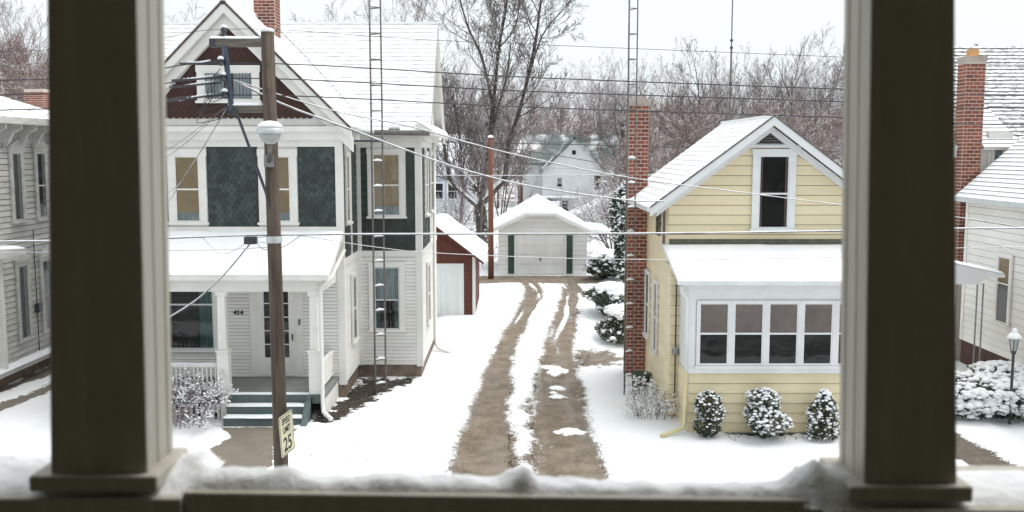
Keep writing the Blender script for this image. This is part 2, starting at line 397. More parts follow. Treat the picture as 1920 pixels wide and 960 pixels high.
def bricks(parent, x0, x1, y0, y1, z0, z1, ch=.09, left=True, right=False, limit=300):
    """brick shell on a mortar core (the core is the parent mesh); front bricks first, the largest seen"""
    me = MB().box(-.5, .5, -.5, .5, -.5, .5).mesh('brick', brick_m)
    lst = []
    L = .225
    n = int((z1-z0)/ch)
    for k in range(n):
        z = z0+ch*(k+.5); off = (k % 2)*L*.5
        for face in ('f', 'l', 'r'):
            if (face == 'l' and not left) or (face == 'r' and not right): continue
            s0, s1 = (x0, x1) if face == 'f' else (y0, y1)
            a = s0-off
            while a < s1-.03:
                b0, b1 = max(a, s0), min(a+L, s1); a += L
                if b1-b0 < .04: continue
                c, ln = (b0+b1)/2, b1-b0-.014
                if face == 'f': lst.append(((c, y0, z), (ln-.006, .016, ch-.024), 0))
                else: lst.append((((x0 if face == 'l' else x1), c, z), (.016, ln-.006, ch-.024), 1))
    lst.sort(key=lambda q: (q[2], -q[0][2]))
    for loc, s, _ in lst[:limit]:
        o = bpy.data.objects.new('brick', me); COL.objects.link(o); o.location = loc; o.scale = s; o.parent = parent
    if lst[limit:]:
        m = MB()
        for (x, y, z), (a, b, c), _ in lst[limit:]: m.box(x-a/2, x+a/2, y-b/2, y+b/2, z-c/2, z+c/2)
        o = m.build('brickwork', brick_m, parent); o['kind'] = 'stuff'
def scales(parent, T, inside, a0, a1, c0, c1, w_, e_, mat, as_objects, name='scallop_shingle'):
    """round-butt shingles in staggered rows"""
    prof = [(-.5, 1.25), (.5, 1.25), (.5, .35), (.36, .1), (0, 0), (-.36, .1), (-.5, .35)]
    base = [(x*w_*.95, y*e_) for x, y in prof]
    if as_objects:
        m = MB(); n = len(base)
        vs = [(x, 0, z) for x, z in base]+[(x, -(.020-.012*z/(1.25*e_)), z) for x, z in base]
        m.add(vs, [tuple(range(n, 2*n))]+[(i, (i+1) % n, n+(i+1) % n, n+i) for i in range(n)]); me = m.mesh(name, mat)
    M = MB(T); k = 0; c = c0
    while c < c1-.02:
        a = a0+(w_/2 if k % 2 else 0)
        while a < a1+w_/2:
            if inside(a, c):
                if as_objects:
                    o = bpy.data.objects.new(name, me); COL.objects.link(o); o.location = T(a, .006, c); adopt(o, parent)
                else:
                    n = len(base)
                    vs = [(a+x, 0, c+z) for x, z in base]+[(a+x, .026-.012*z/(1.25*e_), c+z) for x, z in base]
                    M.add(vs, [tuple(range(n, 2*n))]+[(i, (i+1) % n, n+(i+1) % n, n+i) for i in range(n)])
            a += w_
        c += e_; k += 1
    if not as_objects: M.build(name, mat, parent, fix=False)['kind'] = 'stuff'
def text(body, loc, rot, size, mat, parent, sx=1.0, ext=.003):
    cu = bpy.data.curves.new('lettering', 'FONT'); cu.body = body; cu.size = size; cu.align_x = 'CENTER'; cu.align_y = 'CENTER'; cu.extrude = ext
    cu.offset = size*.012
    cu.materials.append(mat); o = bpy.data.objects.new('lettering', cu); COL.objects.link(o)
    o.location = loc; o.rotation_euler = rot; o.scale = (sx, 1, 1); return adopt(o, parent)

# ------------------------------------------------------------------ setting: ground
g = MB(); g.add([(-1500,-300,0),(1500,-300,0),(1500,2500,0),(-1500,2500,0)], [(0,1,2,3)])
tag(g.build('ground', snow_m, fix=False), 'snow covered lawns and yards reaching back to the woods', kind='structure')
def hill_mesh():
    nx, ny = 90, 40; vs = []
    for j in range(ny+1):
        for i in range(nx+1):
            x = -320+640*i/nx; y = 102+300*j/ny
            t = min(1, max(0, (y-104)/150)); z = -.6+15*t*t*(3-2*t)*(.75+.5*float(vnoise(np.array(x/60+9), np.array(y/60))))
            vs.append((x, y, z))
    m = MB(); m.add(vs, [(j*(nx+1)+i, j*(nx+1)+i+1, (j+1)*(nx+1)+i+1, (j+1)*(nx+1)+i) for j in range(ny) for i in range(nx)])
    return m.build('hill', pm('wooded_hill_floor', (.16, .13, .12), SNOW, .5, .9, lo=.35, hi=.65), smooth=True, fix=False)
tag(hill_mesh(), 'low snowy hillside rising under the bare woods', kind='structure')
tag(MB().box(-60, 60, 4.4, 12.4, -.05, .004).build('road', asphalt), 'asphalt street between the two rows of houses', kind='structure')
for y, nm in ((4.25, 'kerb'), (12.4, 'kerb')):
    tag(MB().box(-60, 60, y, y+.15, -.05, .11).build(nm, conc), 'concrete kerb along the street', kind='structure')
pv = MB(); 
for k in range(60): pv.box(-45+1.5*k, -45+1.5*k+1.48, 15.2, 16.6, -.05, .012)
tag(pv.build('pavement', conc), 'concrete pavement slabs along the far side of the street', kind='structure')

# driveway: two bare dirt wheel tracks with a snowy strip between, bending to the garage
YS = [17.0, 18.6, 23.0, 30.75, 37.0, 41.0, 44.0, 46.2]
LO = [-1.30, -1.22, -1.05, -.52, .12, .50, .60, .45]
LI = [-.03, -.05, -.13, .09, .83, 1.30, 1.45, 1.5]
RI = [.50, .51, .50, 1.04, 1.66, 2.10, 2.3, 2.4]
RO = [1.86, 1.81, 1.80, 1.98, 2.60, 3.05, 3.35, 3.6]
def drive_cover(X, Y):
    lo, li, ri, ro = (np.interp(Y, YS, q) for q in (LO, LI, RI, RO))
    n1 = fbm(X*1.6+3, Y*.9+5)-.5; n2 = fbm(X*5, Y*4)-.5
    wob = .20*n1+.16*n2
    d = np.minimum(np.maximum(lo-X, X-li), np.maximum(ri-X, X-ro))+wob      # <0 on a track
    far = np.clip((Y-29)/9, 0, 1)
    C = np.clip(.5+np.where(d > 0, d*1.5, d*2.6), 0, 1.3)
    st = fbm(X*4.5-(np.interp(Y, YS, LO)*4.5), Y*.22, 3)                    # wheel streaks along the drive
    st2 = fbm(X*9-(np.interp(Y, YS, LO)*9)+40, Y*.5, 3)
    C = np.maximum(C, np.where(d < .05, np.clip((st-.44)*3.6, 0, .62)*(.34+.95*far)+np.clip((st2-.5)*1.6, 0, .35)*(.5+.6*far), 0))
    mid = (X > li-.05) & (X < ri+.05)
    near = np.clip((30-Y)/6, 0, 1)
    C = np.where(mid, C*(1-near*np.clip(1.5*(.66-fbm(X*3+8, Y*1.3)), 0, .6)), C)
    # slush left in the hollows of the nearer right track
    for (cx, cy, rx, ry) in ((1.30, 27.2, .30, .70), (1.02, 27.6, .2, .3), (1.18, 25.1, .27, .30), (1.22, 24.2, .32, .26), (1.05, 24.6, .15, .3), (1.32, 21.1, .36, .26)):
        q = np.hypot((X-cx)/rx, (Y-cy)/ry)+1.3*n2+.5*n1; C = np.maximum(C, np.clip((1.15-q)*1.9, 0, .85))
    # turning area across the front of the garage and the foot track towards the hedge
    t = np.maximum(np.maximum(45.6-.12*(X-1)**2*.2-Y, Y-48.6), np.maximum(-2.6-X, X-4.6))+wob
    C = np.minimum(C, np.clip(.52+t*1.3+1.6*np.clip(fbm(X*.8+3, Y*3)-.45, 0, 1), .12, 1.2))
    f = np.hypot((X-2.55)/.75, (Y-28.9)/1.1)+1.1*n2; C = np.minimum(C, np.clip(.30+(f-.8)*.9, .3, 1.3))
    return C
tag(sheet('driveway', -2.9, 5.0, 16.7, 48.9, .07, drive_cover, drive_m, .008), 'muddy two track dirt driveway with snow between the ruts', kind='structure')
def poly_cover(P, k=2.2, amp=.35, fr=2.5, amp2=.25, mn=.12):
    return lambda X, Y: np.clip(.5+(polydist(X, Y, P)+amp*(fbm(X*fr, Y*fr)-.5)+amp2*(fbm(X*fr*3, Y*fr*3)-.5))*k, mn, 1.2)
bed = [(-4.75, 21.9), (-4.3, 23.9), (-4.25, 26.2), (-2.45, 26.2), (-2.4, 29.2), (-2.05, 28.4), (-2.2, 26.2), (-3.0, 25.3), (-3.35, 24.3), (-3.8, 22.7), (-4.35, 21.7)]
tag(sheet('soil_bed', -5.2, -1.4, 21.3, 30.2, .06, poly_cover(bed, 1.6, .5, 2.5, .5, mn=.27), soil_m, .010, .05), 'dark leafy soil bed along the foundation of the green and white house', kind='structure')
walk = [(-6.75, 21.55), (-4.75, 21.55), (-5.1, 20.7), (-5.05, 19.9), (-4.85, 18.8), (-4.9, 16.5), (-6.2, 16.5), (-6.15, 19.3), (-6.45, 19.75), (-6.2, 20.6)]
tag(sheet('path', -7.2, -4.2, 16.6, 21.62, .05, poly_cover(walk, 4, .18, 2.0, .12, mn=.27), walk_m, .014, .05), 'wet concrete front path with crumbs of snow', kind='structure')
ldr = [(-14.3, 18.0), (-13.2, 18.0), (-12.4, 23.0), (-11.6, 28.5), (-12.1, 28.5), (-12.9, 23.2)]
ldr2 = [(-15.0, 18.0), (-14.6, 18.0), (-13.1, 26.2), (-12.8, 28.5), (-13.7, 28.5), (-13.6, 25.5)]
tag(sheet('side_path', -15.6, -11.0, 17.0, 29.0, .08, lambda X, Y: np.minimum(poly_cover(ldr)(X, Y), poly_cover(ldr2)(X, Y)), walk_m, .010, .05),
    'brown bare strips beside the bracketed grey house', kind='structure')
rwk = [(9.2, 16.0), (10.3, 16.0), (10.15, 18.6), (10.0, 19.6), (9.95, 21.0), (9.5, 22.2), (9.0, 22.2)]
tag(sheet('gravel_path', 8.6, 11.4, 16.7, 22.6, .06, poly_cover(rwk, mn=.22), gravel_m, .010, .05), 'bare gravelly path left of the big snowy bush', kind='structure')
fp = [(3.9, 20.85), (8.5, 20.85), (8.5, 21.1), (3.9, 21.1)]
tag(sheet('shrub_bed', 3.3, 8.9, 20.4, 21.3, .05, poly_cover(fp, 3), soil_m, .009, .03), 'thin strip of bare soil under the porch of the yellow house', kind='structure')
sb = [(2.95, 23.4), (3.78, 22.6), (3.78, 26.5), (3.2, 26.5)]
tag(sheet('side_bed', 2.4, 3.8, 21.2, 28.0, .06, poly_cover(sb, mn=.27), soil_m, .009, .04), 'dark soil bed at the side of the yellow house', kind='structure')

# ------------------------------------------------------------------ roofs
def slope(parent_roof, e0, e1, r1, r0, step=.16, mats=None, t=(.030, .008), name='shingle_course'):
    T, inv = basis(e0, e1, r0)
    rows(parent_roof, name, T, [inv(p) for p in (e0, e1, r1, r0)] if r1 != r0 else [inv(p) for p in (e0, e1, r0)], step, t[0], t[1], mats or [roof_snow, butt])
    return T
def deck(name, polys, mat, parent, th=.10):
    m = MB()
    for P in polys:
        P = [Vector(p) for p in P]; n = (P[1]-P[0]).cross(P[2]-P[0]).normalized()
        if n.z < 0: n = -n
        k = len(P); vs = [p-n*.002 for p in P]+[p-n*th for p in P]
        m.add(vs, [tuple(range(k)), tuple(range(2*k-1, k-1, -1))]+[(i, (i+1) % k, k+(i+1) % k, k+i) for i in range(k)])
    return m.build(name, mat, parent)
def rake(parent, T, pts, wd, b0, b1, mat, name='rake_board'):
    """boards under a gable edge: pts (a,c) from eave over apex to eave"""
    m = MB(T)
    for p, q in zip(pts, pts[1:]): m.prism([p, q, (q[0], q[1]-wd), (p[0], p[1]-wd)], b0, b1)
    return m.build(name, mat, parent)

# ================================================================== house 414
H1 = empty('gabled_house', (-7, 24, 0), 'white house with dark green shingled upper walls and maroon front gable', 'house')
F = FR(24.0)
WX, WY, WR, WB = -4.25, 26.3, -2.5, 31.3             # front block right wall, wing front, wing right wall, wing back
XL, XC = -9.75, -6.97
walls = MB()
walls.box(XL, WX, 24.0, 29, .45, 6.95); walls.box(-11.6, WR, WY, WB, .40, 6.95)
walls.prism([(-9.85, 6.93), (-4.05, 6.93), (XC, 9.85)], 24.0, 28.5)          # (a,b,c) = (x,y,z)
walls.add([(WR,WY,6.93),(WR,WB,6.93),(WR,28.8,9.95),(-11.6,WY,6.93),(-11.6,WB,6.93),(-11.6,28.8,9.95)], [(0,1,2),(3,5,4),(0,2,5,3),(1,4,5,2)])
walls.build('wall', white, H1)
fnd = MB(); fnd.box(XL+.03, WX-.03, 24.03, 29, -.1, .46); fnd.box(-11.57, WR-.03, WY+.03, WB, -.1, .42)
fnd.build('foundation', stone, H1)
# clapboards, lower storey
rows(H1, 'clapboard', F, [(-9.7, .62), (WX-.12, .62), (WX-.12, 3.6), (-9.7, 3.6)], .088, .022, .006, white_b, gap=.011)
rows(H1, 'clapboard', RT(WX), [(24.12, .45), (WY-.02, .45), (WY-.02, 3.45), (24.12, 3.45)], .095, .022, .006, white_b, gap=.010)
rows(H1, 'clapboard', FR(WY), [(WX+.02, .42), (WR-.14, .42), (WR-.14, 3.45), (WX+.02, 3.45)], .10, .022, .006, white_b, gap=.010)
rows(H1, 'clapboard', RT(WR), [(WY+.14, .42), (WB, .42), (WB, 3.45), (WY+.14, 3.45)], .10, .022, .006, white_b, gap=.010)
rows(H1, 'clapboard', RT(WR), [(WY+.02, 6.95), (WB-.02, 6.95), (28.8, 9.9)], .12, .022, .006, white_b, gap=.008)
# corner boards, water table, bands
tr = MB()
tr.box(WX-.15, WX+.03, 23.97, 24.12, .40, 6.9); tr.box(WR-.15, WR+.03, WY-.03, WY+.15, .36, 6.9)
tr.box(WX-.01, WX+.12, WY-.05, WY+.01, .40, 6.9)
tr.box(XL, WX-.15, 23.95, 24.0, 4.30, 4.44); tr.box(XL, WX-.15, 23.96, 24.0, 6.43, 6.60)
tr.box(WX, WX+.04, 24.12, WY-.05, 3.45, 3.62); tr.box(WX+.12, WR-.15, WY-.04, WY, 3.45, 3.6); tr.box(WR, WR+.04, WY+.15, WB, 3.45, 3.6)
tr.box(WX, WX+.035, 25.15, 25.27, 3.62, 6.5); tr.box(WX+.12, WR-.15, WY-.035, WY, 6.42, 6.6); tr.box(WR, WR+.035, WY+.15, WB, 6.42, 6.6)
tr.build('corner_trim', white, H1)
fr = MB(); fr.box(XL-.1, WX+.12, 23.86, 24.0, 6.60, 6.88); fr.box(XL-.16, WX+.22, 23.74, 23.86, 6.80, 6.93)
fr.box(WX, WX+.2, 24.0, WY-.03, 6.55, 6.9); fr.box(WX+.2, WR+.06, WY-.15, WY, 6.58, 6.85); fr.box(WR, WR+.12, WY, WB, 6.58, 6.85)
fr.build('frieze', white, H1)
# windows, upper storey
UP = dict(cas=.17, shade=(shade_t, .14), lower_c=(curtain_w, .16))
window(H1, F, -8.40, -7.78, 4.55, 6.20, **UP); window(H1, F, -6.14, -5.52, 4.55, 6.20, **UP)
window(H1, FR(WY), -3.80, -3.06, 4.55, 6.25, cas=.14, shade=(shade_t, .16), lower_c=(curtain_w, .18))
window(H1, RT(WX), 24.55, 24.95, 4.5, 6.2, cas=.10, shade=(shade_t, .2)); window(H1, RT(WR), 27.6, 28.2, 4.5, 6.2, cas=.12)
window(H1, RT(WR), 29.3, 29.9, 4.5, 6.2, cas=.12)
# windows, lower storey
window(H1, F, -9.2, -7.53, 1.32, 2.88, cas=.10, mid=.74, side=(curtain_t, .22), smat=alum, b=.026)
window(H1, FR(WY), -3.80, -3.10, 1.40, 3.15, cas=.15, mid=.48, shade=(curtain_w, .48), side=(curtain_t, .2), smat=alum, b=.026)
window(H1, RT(WX), 25.05, 25.6, 1.3, 3.0, cas=.11, shade=(curtain_w, .3), b=.026); window(H1, RT(WR), 27.7, 28.3, 1.3, 3.0, cas=.12, shade=(curtain_w, .5), b=.026)
# green scalloped panels
def panel(T, a0, a1, c0, c1, objs, w_=.135, e_=.108):
    p = MB(T).box(a0, a1, 0, .006, c0, c1).build('shingle_panel', green_sh, H1)
    scales(p, T, lambda a, c: a0+w_*.45 < a < a1-w_*.45 and c+e_*1.25 < c1+.03, a0, a1, c0-.01, c1, w_, e_, green_sh, objs)
panel(F, -7.60, -6.33, 4.44, 6.43, True); panel(F, -5.34, WX-.15, 4.44, 6.43, True); panel(F, XL, -8.58, 4.44, 6.43, False)
panel(RT(WX), 24.12, 24.45, 3.62, 6.5, False); panel(RT(WX), 25.27, WY-.05, 3.62, 6.5, False); panel(RT(WX), 24.45, 25.15, 3.62, 4.4, False)
panel(FR(WY), WX+.12, -3.96, 3.6, 6.42, False); panel(FR(WY), -2.9, WR-.15, 3.6, 6.42, False); panel(FR(WY), -3.96, -2.9, 3.6, 4.48, False)
panel(RT(WR), WY+.15, 27.4, 3.6, 6.42, False); panel(RT(WR), 28.4, 29.1, 3.6, 6.42, False); panel(RT(WR), 27.4, 28.4, 3.6, 4.4, False)
# maroon gable
gp = MB(F); gp.prism([(-9.0, 7.2), (-4.75, 7.2), (XC+.02, 9.45)], 0, .006); gp = gp.build('gable_panel', maroon, H1)
def in_gable(a, c): return abs(a-(XC+.02)) < (9.42-c)*.93-.10 and not (-7.78 < a < -6.17 and 7.34 < c+.06 < 8.46)
scales(gp, F, in_gable, -9.2, -4.6, 7.12, 9.4, .15, .115, maroon, False)
at_ = window(H1, F, -7.60, -6.38, 7.56, 8.26, cas=.16, mid=None, side=(curtain_w, .40), muntin=1, smat=white)
# roofs: main ridge along X, front gable ridge along Y
ZR = 10.05
mA = [(-12.0, 25.92, 6.86), (-2.18, 25.92, 6.86), (-2.18, 28.8, ZR), (-12.0, 28.8, ZR)]
mB = [(-12.0, 31.68, 6.86), (-2.18, 31.68, 6.86), (-2.18, 28.8, ZR), (-12.0, 28.8, ZR)]
gA = [(-3.93, 23.65, 6.90), (-3.93, 28.6, 6.90), (XC, 28.6, 9.97), (XC, 23.65, 9.97)]
gB = [(-10.01, 23.65, 6.90), (-10.01, 28.6, 6.90), (XC, 28.6, 9.97), (XC, 23.65, 9.97)]
rf = deck('roof', [mA, mB, gA, gB], white, H1)
for q in (mA, mB): slope(rf, *q, step=.17)
for q in (gA, gB): slope(rf, *q, step=.21, mats=[roof_snow, roof_snow])
Tn, _ = basis(mA[0], mA[1], mA[3])
MB(Tn).box(8.7, 9.0, .03, .06, .02, .08).build('flashing', galv, rf)
rk = [(-10.01, 6.90), (XC, 9.95), (-3.93, 6.90)]
rake(H1, F, rk, .30, .24, .345, white); rake(H1, F, [(a, c-.26) for a, c in rk], .34, .012, .17, white)
rake(H1, F, rk, .07, .345, .37, bark_pole, 'drip_edge')
rr = MB(); 
for y0, z0, y1, z1 in ((25.92, 6.84, 28.8, 10.02), (28.8, 10.02, 31.68, 6.84)):
    rr.add([(-2.18, y0, z0), (-2.18, y1, z1), (-2.18, y1, z1-.28), (-2.18, y0, z0-.28), (-2.26, y0, z0), (-2.26, y1, z1), (-2.26, y1, z1-.28), (-2.26, y0, z0-.28)],
           [(0,1,2,3), (4,7,6,5), (0,4,5,1), (3,2,6,7), (0,3,7,4), (1,5,6,2)])
rr.build('rake_board', white, H1)
pe = MB(); pe.prism([(WR-.05, 7.12), (WR+.42, 6.82), (WR+.42, 6.74), (WR-.05, 6.74)], 25.85, 31.7); pe.build('eave_return', white, H1)
snow_slab(H1, basis((WR+.43, 25.85, 6.83), (WR+.43, 31.7, 6.83), (WR-.05, 25.85, 7.14))[0], 0, 5.85, 0, .5, .06)
gt = MB(); gt.tube([(-3.95, 25.86, 6.83), (-2.2, 25.86, 6.80)], .07, 8); gt.build('gutter', galv_b, H1)
MB().tube([(-4.05, 24.3, 6.86), (-3.72, 25.80, 6.83)], .07, 8).build('gutter', alum, H1)
MB().box(-12.0, -2.18, 28.74, 28.86, ZR-.01, ZR+.05).build('ridge_cap', roof_snow, rf)
MB().box(XC-.07, XC+.07, 23.62, 28.6, 9.93, 10.02).build('ridge_cap', roof_snow, rf)
# chimney behind the front gable
ck = MB().box(-6.98, -6.40, 26.5, 27.05, 8.6, 11.2).build('chimney', mortar, H1)
bricks(ck, -6.98, -6.40, 26.5, 27.05, 9.35, 11.15, .085, left=False, right=True)
# porch
PY = 22.2
po = empty('porch', (-7, PY, 0)); adopt(po, H1); po.location = (-7, PY, 0); po.matrix_parent_inverse = Matrix.Translation(-Vector(H1.location))
def sub(m, name, mat, **k): return m.build(name, mat, po, **k)
sub(MB().box(-9.9, -4.42, PY, 24.0, .50, .60), 'floor', porch_fl)
sub(MB().box(-9.9, -4.42, PY-.03, PY, .39, .605), 'floor_edge', porch_gr)
skm = MB()
for k in range(24): skm.box(-9.85+k*.13, -9.85+k*.13+.07, PY+.02, PY+.04, .0, .38)
sub(skm, 'lattice_skirt', white); sub(MB().box(-9.88, -6.8, PY+.25, PY+.27, 0, .5), 'skirt_backing', dark)
sub(MB().box(-4.47, -4.43, PY+.02, 24.0, .06, .5), 'side_skirt', white)
sub(MB().box(-10.0, -4.42, PY-.02, PY+.16, 3.06, 3.40), 'beam', white); sub(MB().box(-4.58, -4.42, PY+.16, 24.0, 3.06, 3.40), 'beam', white)
sub(MB().box(-10.0, -4.42, PY+.16, 24, 3.38, 3.41), 'ceiling', white)
pr = deck('porch_roof', [[(-10.2, 21.92, 3.50), (-4.25, 21.92, 3.50), (-4.25, 24.0, 4.32), (-10.2, 24.0, 4.32)]], white, po, .10)
Tp, _ = basis((-10.2, 21.92, 3.50), (-4.25, 21.92, 3.50), (-10.2, 24.0, 4.32))
snow_slab(po, Tp, -.02, 5.97, -.03, 2.2, .075, res=.10, seed=4)
sub(MB().box(-10.2, -4.25, 21.90, 21.94, 3.36, 3.50), 'fascia', white)
rakep = MB(RT(-4.25)); rakep.prism([(21.92, 3.49), (24.0, 4.31), (24.0, 4.15), (21.92, 3.33)], -.03, .01); sub(rakep, 'rake_board', white)
gbl = MB(RT(-4.42)); gbl.prism([(22.2, 3.40), (24.0, 3.40), (24.0, 4.2)], -.05, 0); sub(gbl, 'gable_end', white)
def column(x):
    c = MB(); c.box(x-.135, x+.135, PY, PY+.27, .60, 1.62); c.box(x-.155, x+.155, PY-.02, PY+.29, 1.60, 1.66)
    c.prism([(x-.105, 1.66), (x+.105, 1.66), (x+.088, 2.96), (x-.088, 2.96)], PY+.03, PY+.24)
    c.box(x-.13, x+.13, PY, PY+.27, 2.96, 3.06); sub(c, 'column', white, bevel=.012)
column(-6.82); column(-4.66); column(-9.75)
rl = MB(); rl.box(-9.6, -6.95, PY+.09, PY+.17, 1.24, 1.31); rl.box(-9.6, -6.95, PY+.10, PY+.16, .70, .75); sub(rl, 'handrail', white)
snow_slab(po, lambda a, b, c: (a, PY+.09+c, 1.31+b), -9.6, -6.95, 0, .08, .025, res=.03, edge=.02)
bal = MB().box(-.018, .018, -.018, .018, .75, 1.25).mesh('baluster', white)
for k in range(25):
    o = bpy.data.objects.new('baluster', bal); COL.objects.link(o); o.location = (-9.52+k*.104, PY+.13, 0); adopt(o, po)
    o.matrix_parent_inverse = Matrix.Translation(-Vector(po.location))
rl = MB(); rl.box(-4.60, -4.52, PY+.27, 24, 1.24, 1.31); rl.box(-4.59, -4.53, PY+.27, 24, .70, .75)
rl.box(-4.575, -4.545, PY+.27, 24, .78, 1.22); sub(rl, 'side_rail', white)
for k in range(3):
    z = .6-.2*k; y = PY-.03-.28*k
    if k: sub(MB().box(-6.68, -4.86, y-.02, y+.30, z-.035, z), 'tread', porch_gr); snow_slab(po, (lambda y, z: lambda a, b, c: (a, y-.03+c, z+b))(y, z), -6.68, -4.86, 0, .30, .03, res=.05, edge=.05, seed=k)
    if k: sub(MB().box(-6.66, -4.88, y-.0, y+.03, z-.2, z-.035), 'riser', porch_gr)
st = MB(RT(-4.72)); st.prism([(PY-.03, .6), (PY-.03, 0), (PY-.70, 0), (PY-.70, .05)], -.14, 0); sub(st, 'stringer', porch_gr)
sub(MB().box(-4.86, -4.72, PY-.16, PY-.03, 0, .57), 'step_pier', porch_gr); sub(MB().box(-6.86, -6.7, PY-.12, PY-.03, 0, .57), 'step_pier', white)
snow_slab(po, lambda a, b, c: (a, PY-.02+c, .605+b), -6.7, -4.8, 0, .22, .02, res=.05, edge=.1, seed=9)
dp = MB(); dp.tube([(-4.2, 23.9, 3.85), (-4.28, 22.5, 3.35), (-4.46, 22.12, 3.18), (-4.46, 22.12, 3.0), (-4.46, 22.12, .35), (-4.44, 22.05, .22), (-4.2, 21.8, .12)], .05, 8); sub(dp, 'downspout', white, smooth=True)
# front door and its storm glass
dr = MB(F).box(-6.62, -6.44, 0, .05, .62, 3.0).box(-5.48, -5.30, 0, .05, .62, 3.0).box(-6.44, -5.48, 0, .05, 2.86, 3.0).build('door_casing', white, H1)
door = MB(F).box(-6.44, -5.48, -.02, .02, .62, 2.86).box(-6.44, -6.27, .02, .04, .64, 2.86).box(-5.65, -5.48, .02, .04, .64, 2.86).box(-6.27, -5.65, .02, .04, .64, 1.10).box(-6.22, -5.70, .04, .05, .72, 1.02).build('door', white, H1)
MB(F).box(-6.27, -5.65, .02, .024, 1.10, 2.86).build('dark_interior', dark, door)
mu = MB(F)
for k in range(1, 3): mu.box(-6.27+k*.207-.012, -6.27+k*.207+.012, .026, .040, 1.10, 2.86)
for k in range(0, 6): mu.box(-6.27, -5.65, .026, .041, 1.10+k*.35-.012, 1.10+k*.35+.012)
mu.build('muntin', white, door)
for i in range(3):
    for k in range(5):
        g_ = MB(F); a, c = -6.27+i*.207, 1.10+k*.35; g_.add([(a+.012, .034, c+.012), (a+.195, .034, c+.012), (a+.195, .034, c+.338), (a+.012, .034, c+.338)], [(0,1,2,3)]); g_.build('pane', glass, door, fix=False)
MB().tube([(-5.56, 23.93, 1.55), (-5.56, 23.93, 1.72)], .018, 6).build('handle', iron, door)
MB(F).box(-5.40, -5.35, .05, .07, 1.95, 2.10).build('mailbox', timber, H1)
text('414', (-6.92, 23.965, 2.26), (math.radians(90), 0, 0), .17, black, H1, 1.0, .01)
MB().tube([(-2.42, 29.9, 6.8), (-2.42, 29.9, .3), (-2.3, 29.7, .15), (-1.9, 29.4, .08)], .05, 8).build('downspout', white, H1, smooth=True)

# ================================================================== yellow house
H2 = empty('yellow_house', (6.1, 23, 0), 'small yellow clapboard house with glazed front porch and snowy gable roof', 'house')
YX0, YX1, YY, YB, YC = 3.76, 8.42, 23.0, 27.7, 6.11
m = MB(); m.box(YX0, YX1, YY, YB, .0, 5.0); m.prism([(3.75, 4.98), (8.47, 4.98), (YC, 6.75)], YY, YB); m.build('wall', yellow, H2)
kk = (7.13-5.0)/(YC-3.27)
rows(H2, 'clapboard', FR(YY), [(YX0, 4.10), (YX1, 4.10), (YX1, 5.28), (YC, 6.93), (YX0, 5.28)], .235, .028, .006, yellow, gap=.013)
rows(H2, 'clapboard', FR(YY), [(YX0, .10), (4.05, .10), (4.05, 4.10), (YX0, 4.10)], .235, .028, .006, yellow, gap=.013)
rows(H2, 'clapboard', LT(YX0), [(YY+.02, .10), (YB, .10), (YB, 5.0), (YY+.02, 5.0)], .235, .028, .006, yellow, gap=.013)
MB().box(YX0+.03, YX1-.03, YY+.03, YB, -.1, .1).build('foundation', stone, H2)
MB().box(3.72, 3.93, 22.2, 23.0, .1, 3.7).build('corner_wall', yellow, H2)
rows(H2, 'clapboard', FR(22.2), [(3.72, .15), (3.94, .15), (3.94, 3.68), (3.72, 3.68)], .235, .028, .006, yellow, gap=.013)
rows(H2, 'clapboard', LT(3.72), [(22.2, .15), (23.0, .15), (23.0, 3.68), (22.2, 3.68)], .235, .028, .006, yellow, gap=.013)
window(H2, FR(YY), 5.88, 6.61, 4.47, 6.22, cas=.15, cmat=coolwhite, mid=.48, side=(pink_c, .13), b=.034)
MB(FR(YY)).box(5.60, 6.88, .028, .075, 6.40, 6.46).build('window_head', coolwhite, H2)
vt = MB(FR(YY)); vt.prism([(5.76, 6.46), (6.72, 6.46), (6.72, 6.50), (YC+.13, 6.80), (YC-.0, 6.86), (5.76, 6.50)], .028, .05)
vent = vt.build('gable_vent', coolwhite, H2)
vp = MB(FR(YY)); vp.prism([(5.84, 6.49), (6.66, 6.49), (6.24, 6.79), (6.06, 6.79)], .05, .054); vp.build('dark_interior', dark, vent)
for k in range(5):
    hw = .40-.066*k; MB(FR(YY)).box(6.16-hw-.06, 6.16+hw-.0, .054, .085, 6.495+.058*k, 6.520+.058*k).build('slat', galv_b, vent)
window(H2, LT(YX0), 24.3, 24.75, 1.15, 2.95, cas=.08, cmat=white, shade=(curtain_w, .05), b=.026)
window(H2, LT(YX0), 25.75, 26.35, 1.3, 3.0, cas=.09, cmat=white, b=.026)
window(H2, LT(YX0), 24.1, 24.45, 4.2, 4.9, cas=.04, cmat=timber, mid=None, b=.03, sill=False)
ye = [(3.25, 22.58, 5.0), (3.25, 28.0, 5.0), (YC, 28.0, 7.13), (YC, 22.58, 7.13)]
yf = [(8.97, 22.58, 5.0), (8.97, 28.0, 5.0), (YC, 28.0, 7.13), (YC, 22.58, 7.13)]
yr = deck('roof', [ye, yf], coolwhite, H2, .09)
for q in (ye, yf): slope(yr, *q, step=.20, t=(.022, .008), mats=[roof_snow, butt_f])
MB().box(YC-.08, YC+.08, 22.56, 28.0, 7.09, 7.17).build('ridge_cap', roof_snow, yr)
rk = [(3.25, 4.99), (YC, 7.12), (8.97, 4.99)]
rake(H2, FR(YY), rk, .20, .37, .45, coolwhite); rake(H2, FR(YY), [(3.45, 4.95), (YC, 6.93), (8.77, 4.95)], .18, .03, .14, coolwhite)
rake(H2, FR(YY), [(3.25, 5.03), (YC, 7.16), (8.97, 5.03)], .045, .40, .462, galv_b, 'drip_edge')
MB().box(3.19, 3.29, 22.56, 28.0, 4.90, 5.02).build('fascia', coolwhite, H2)
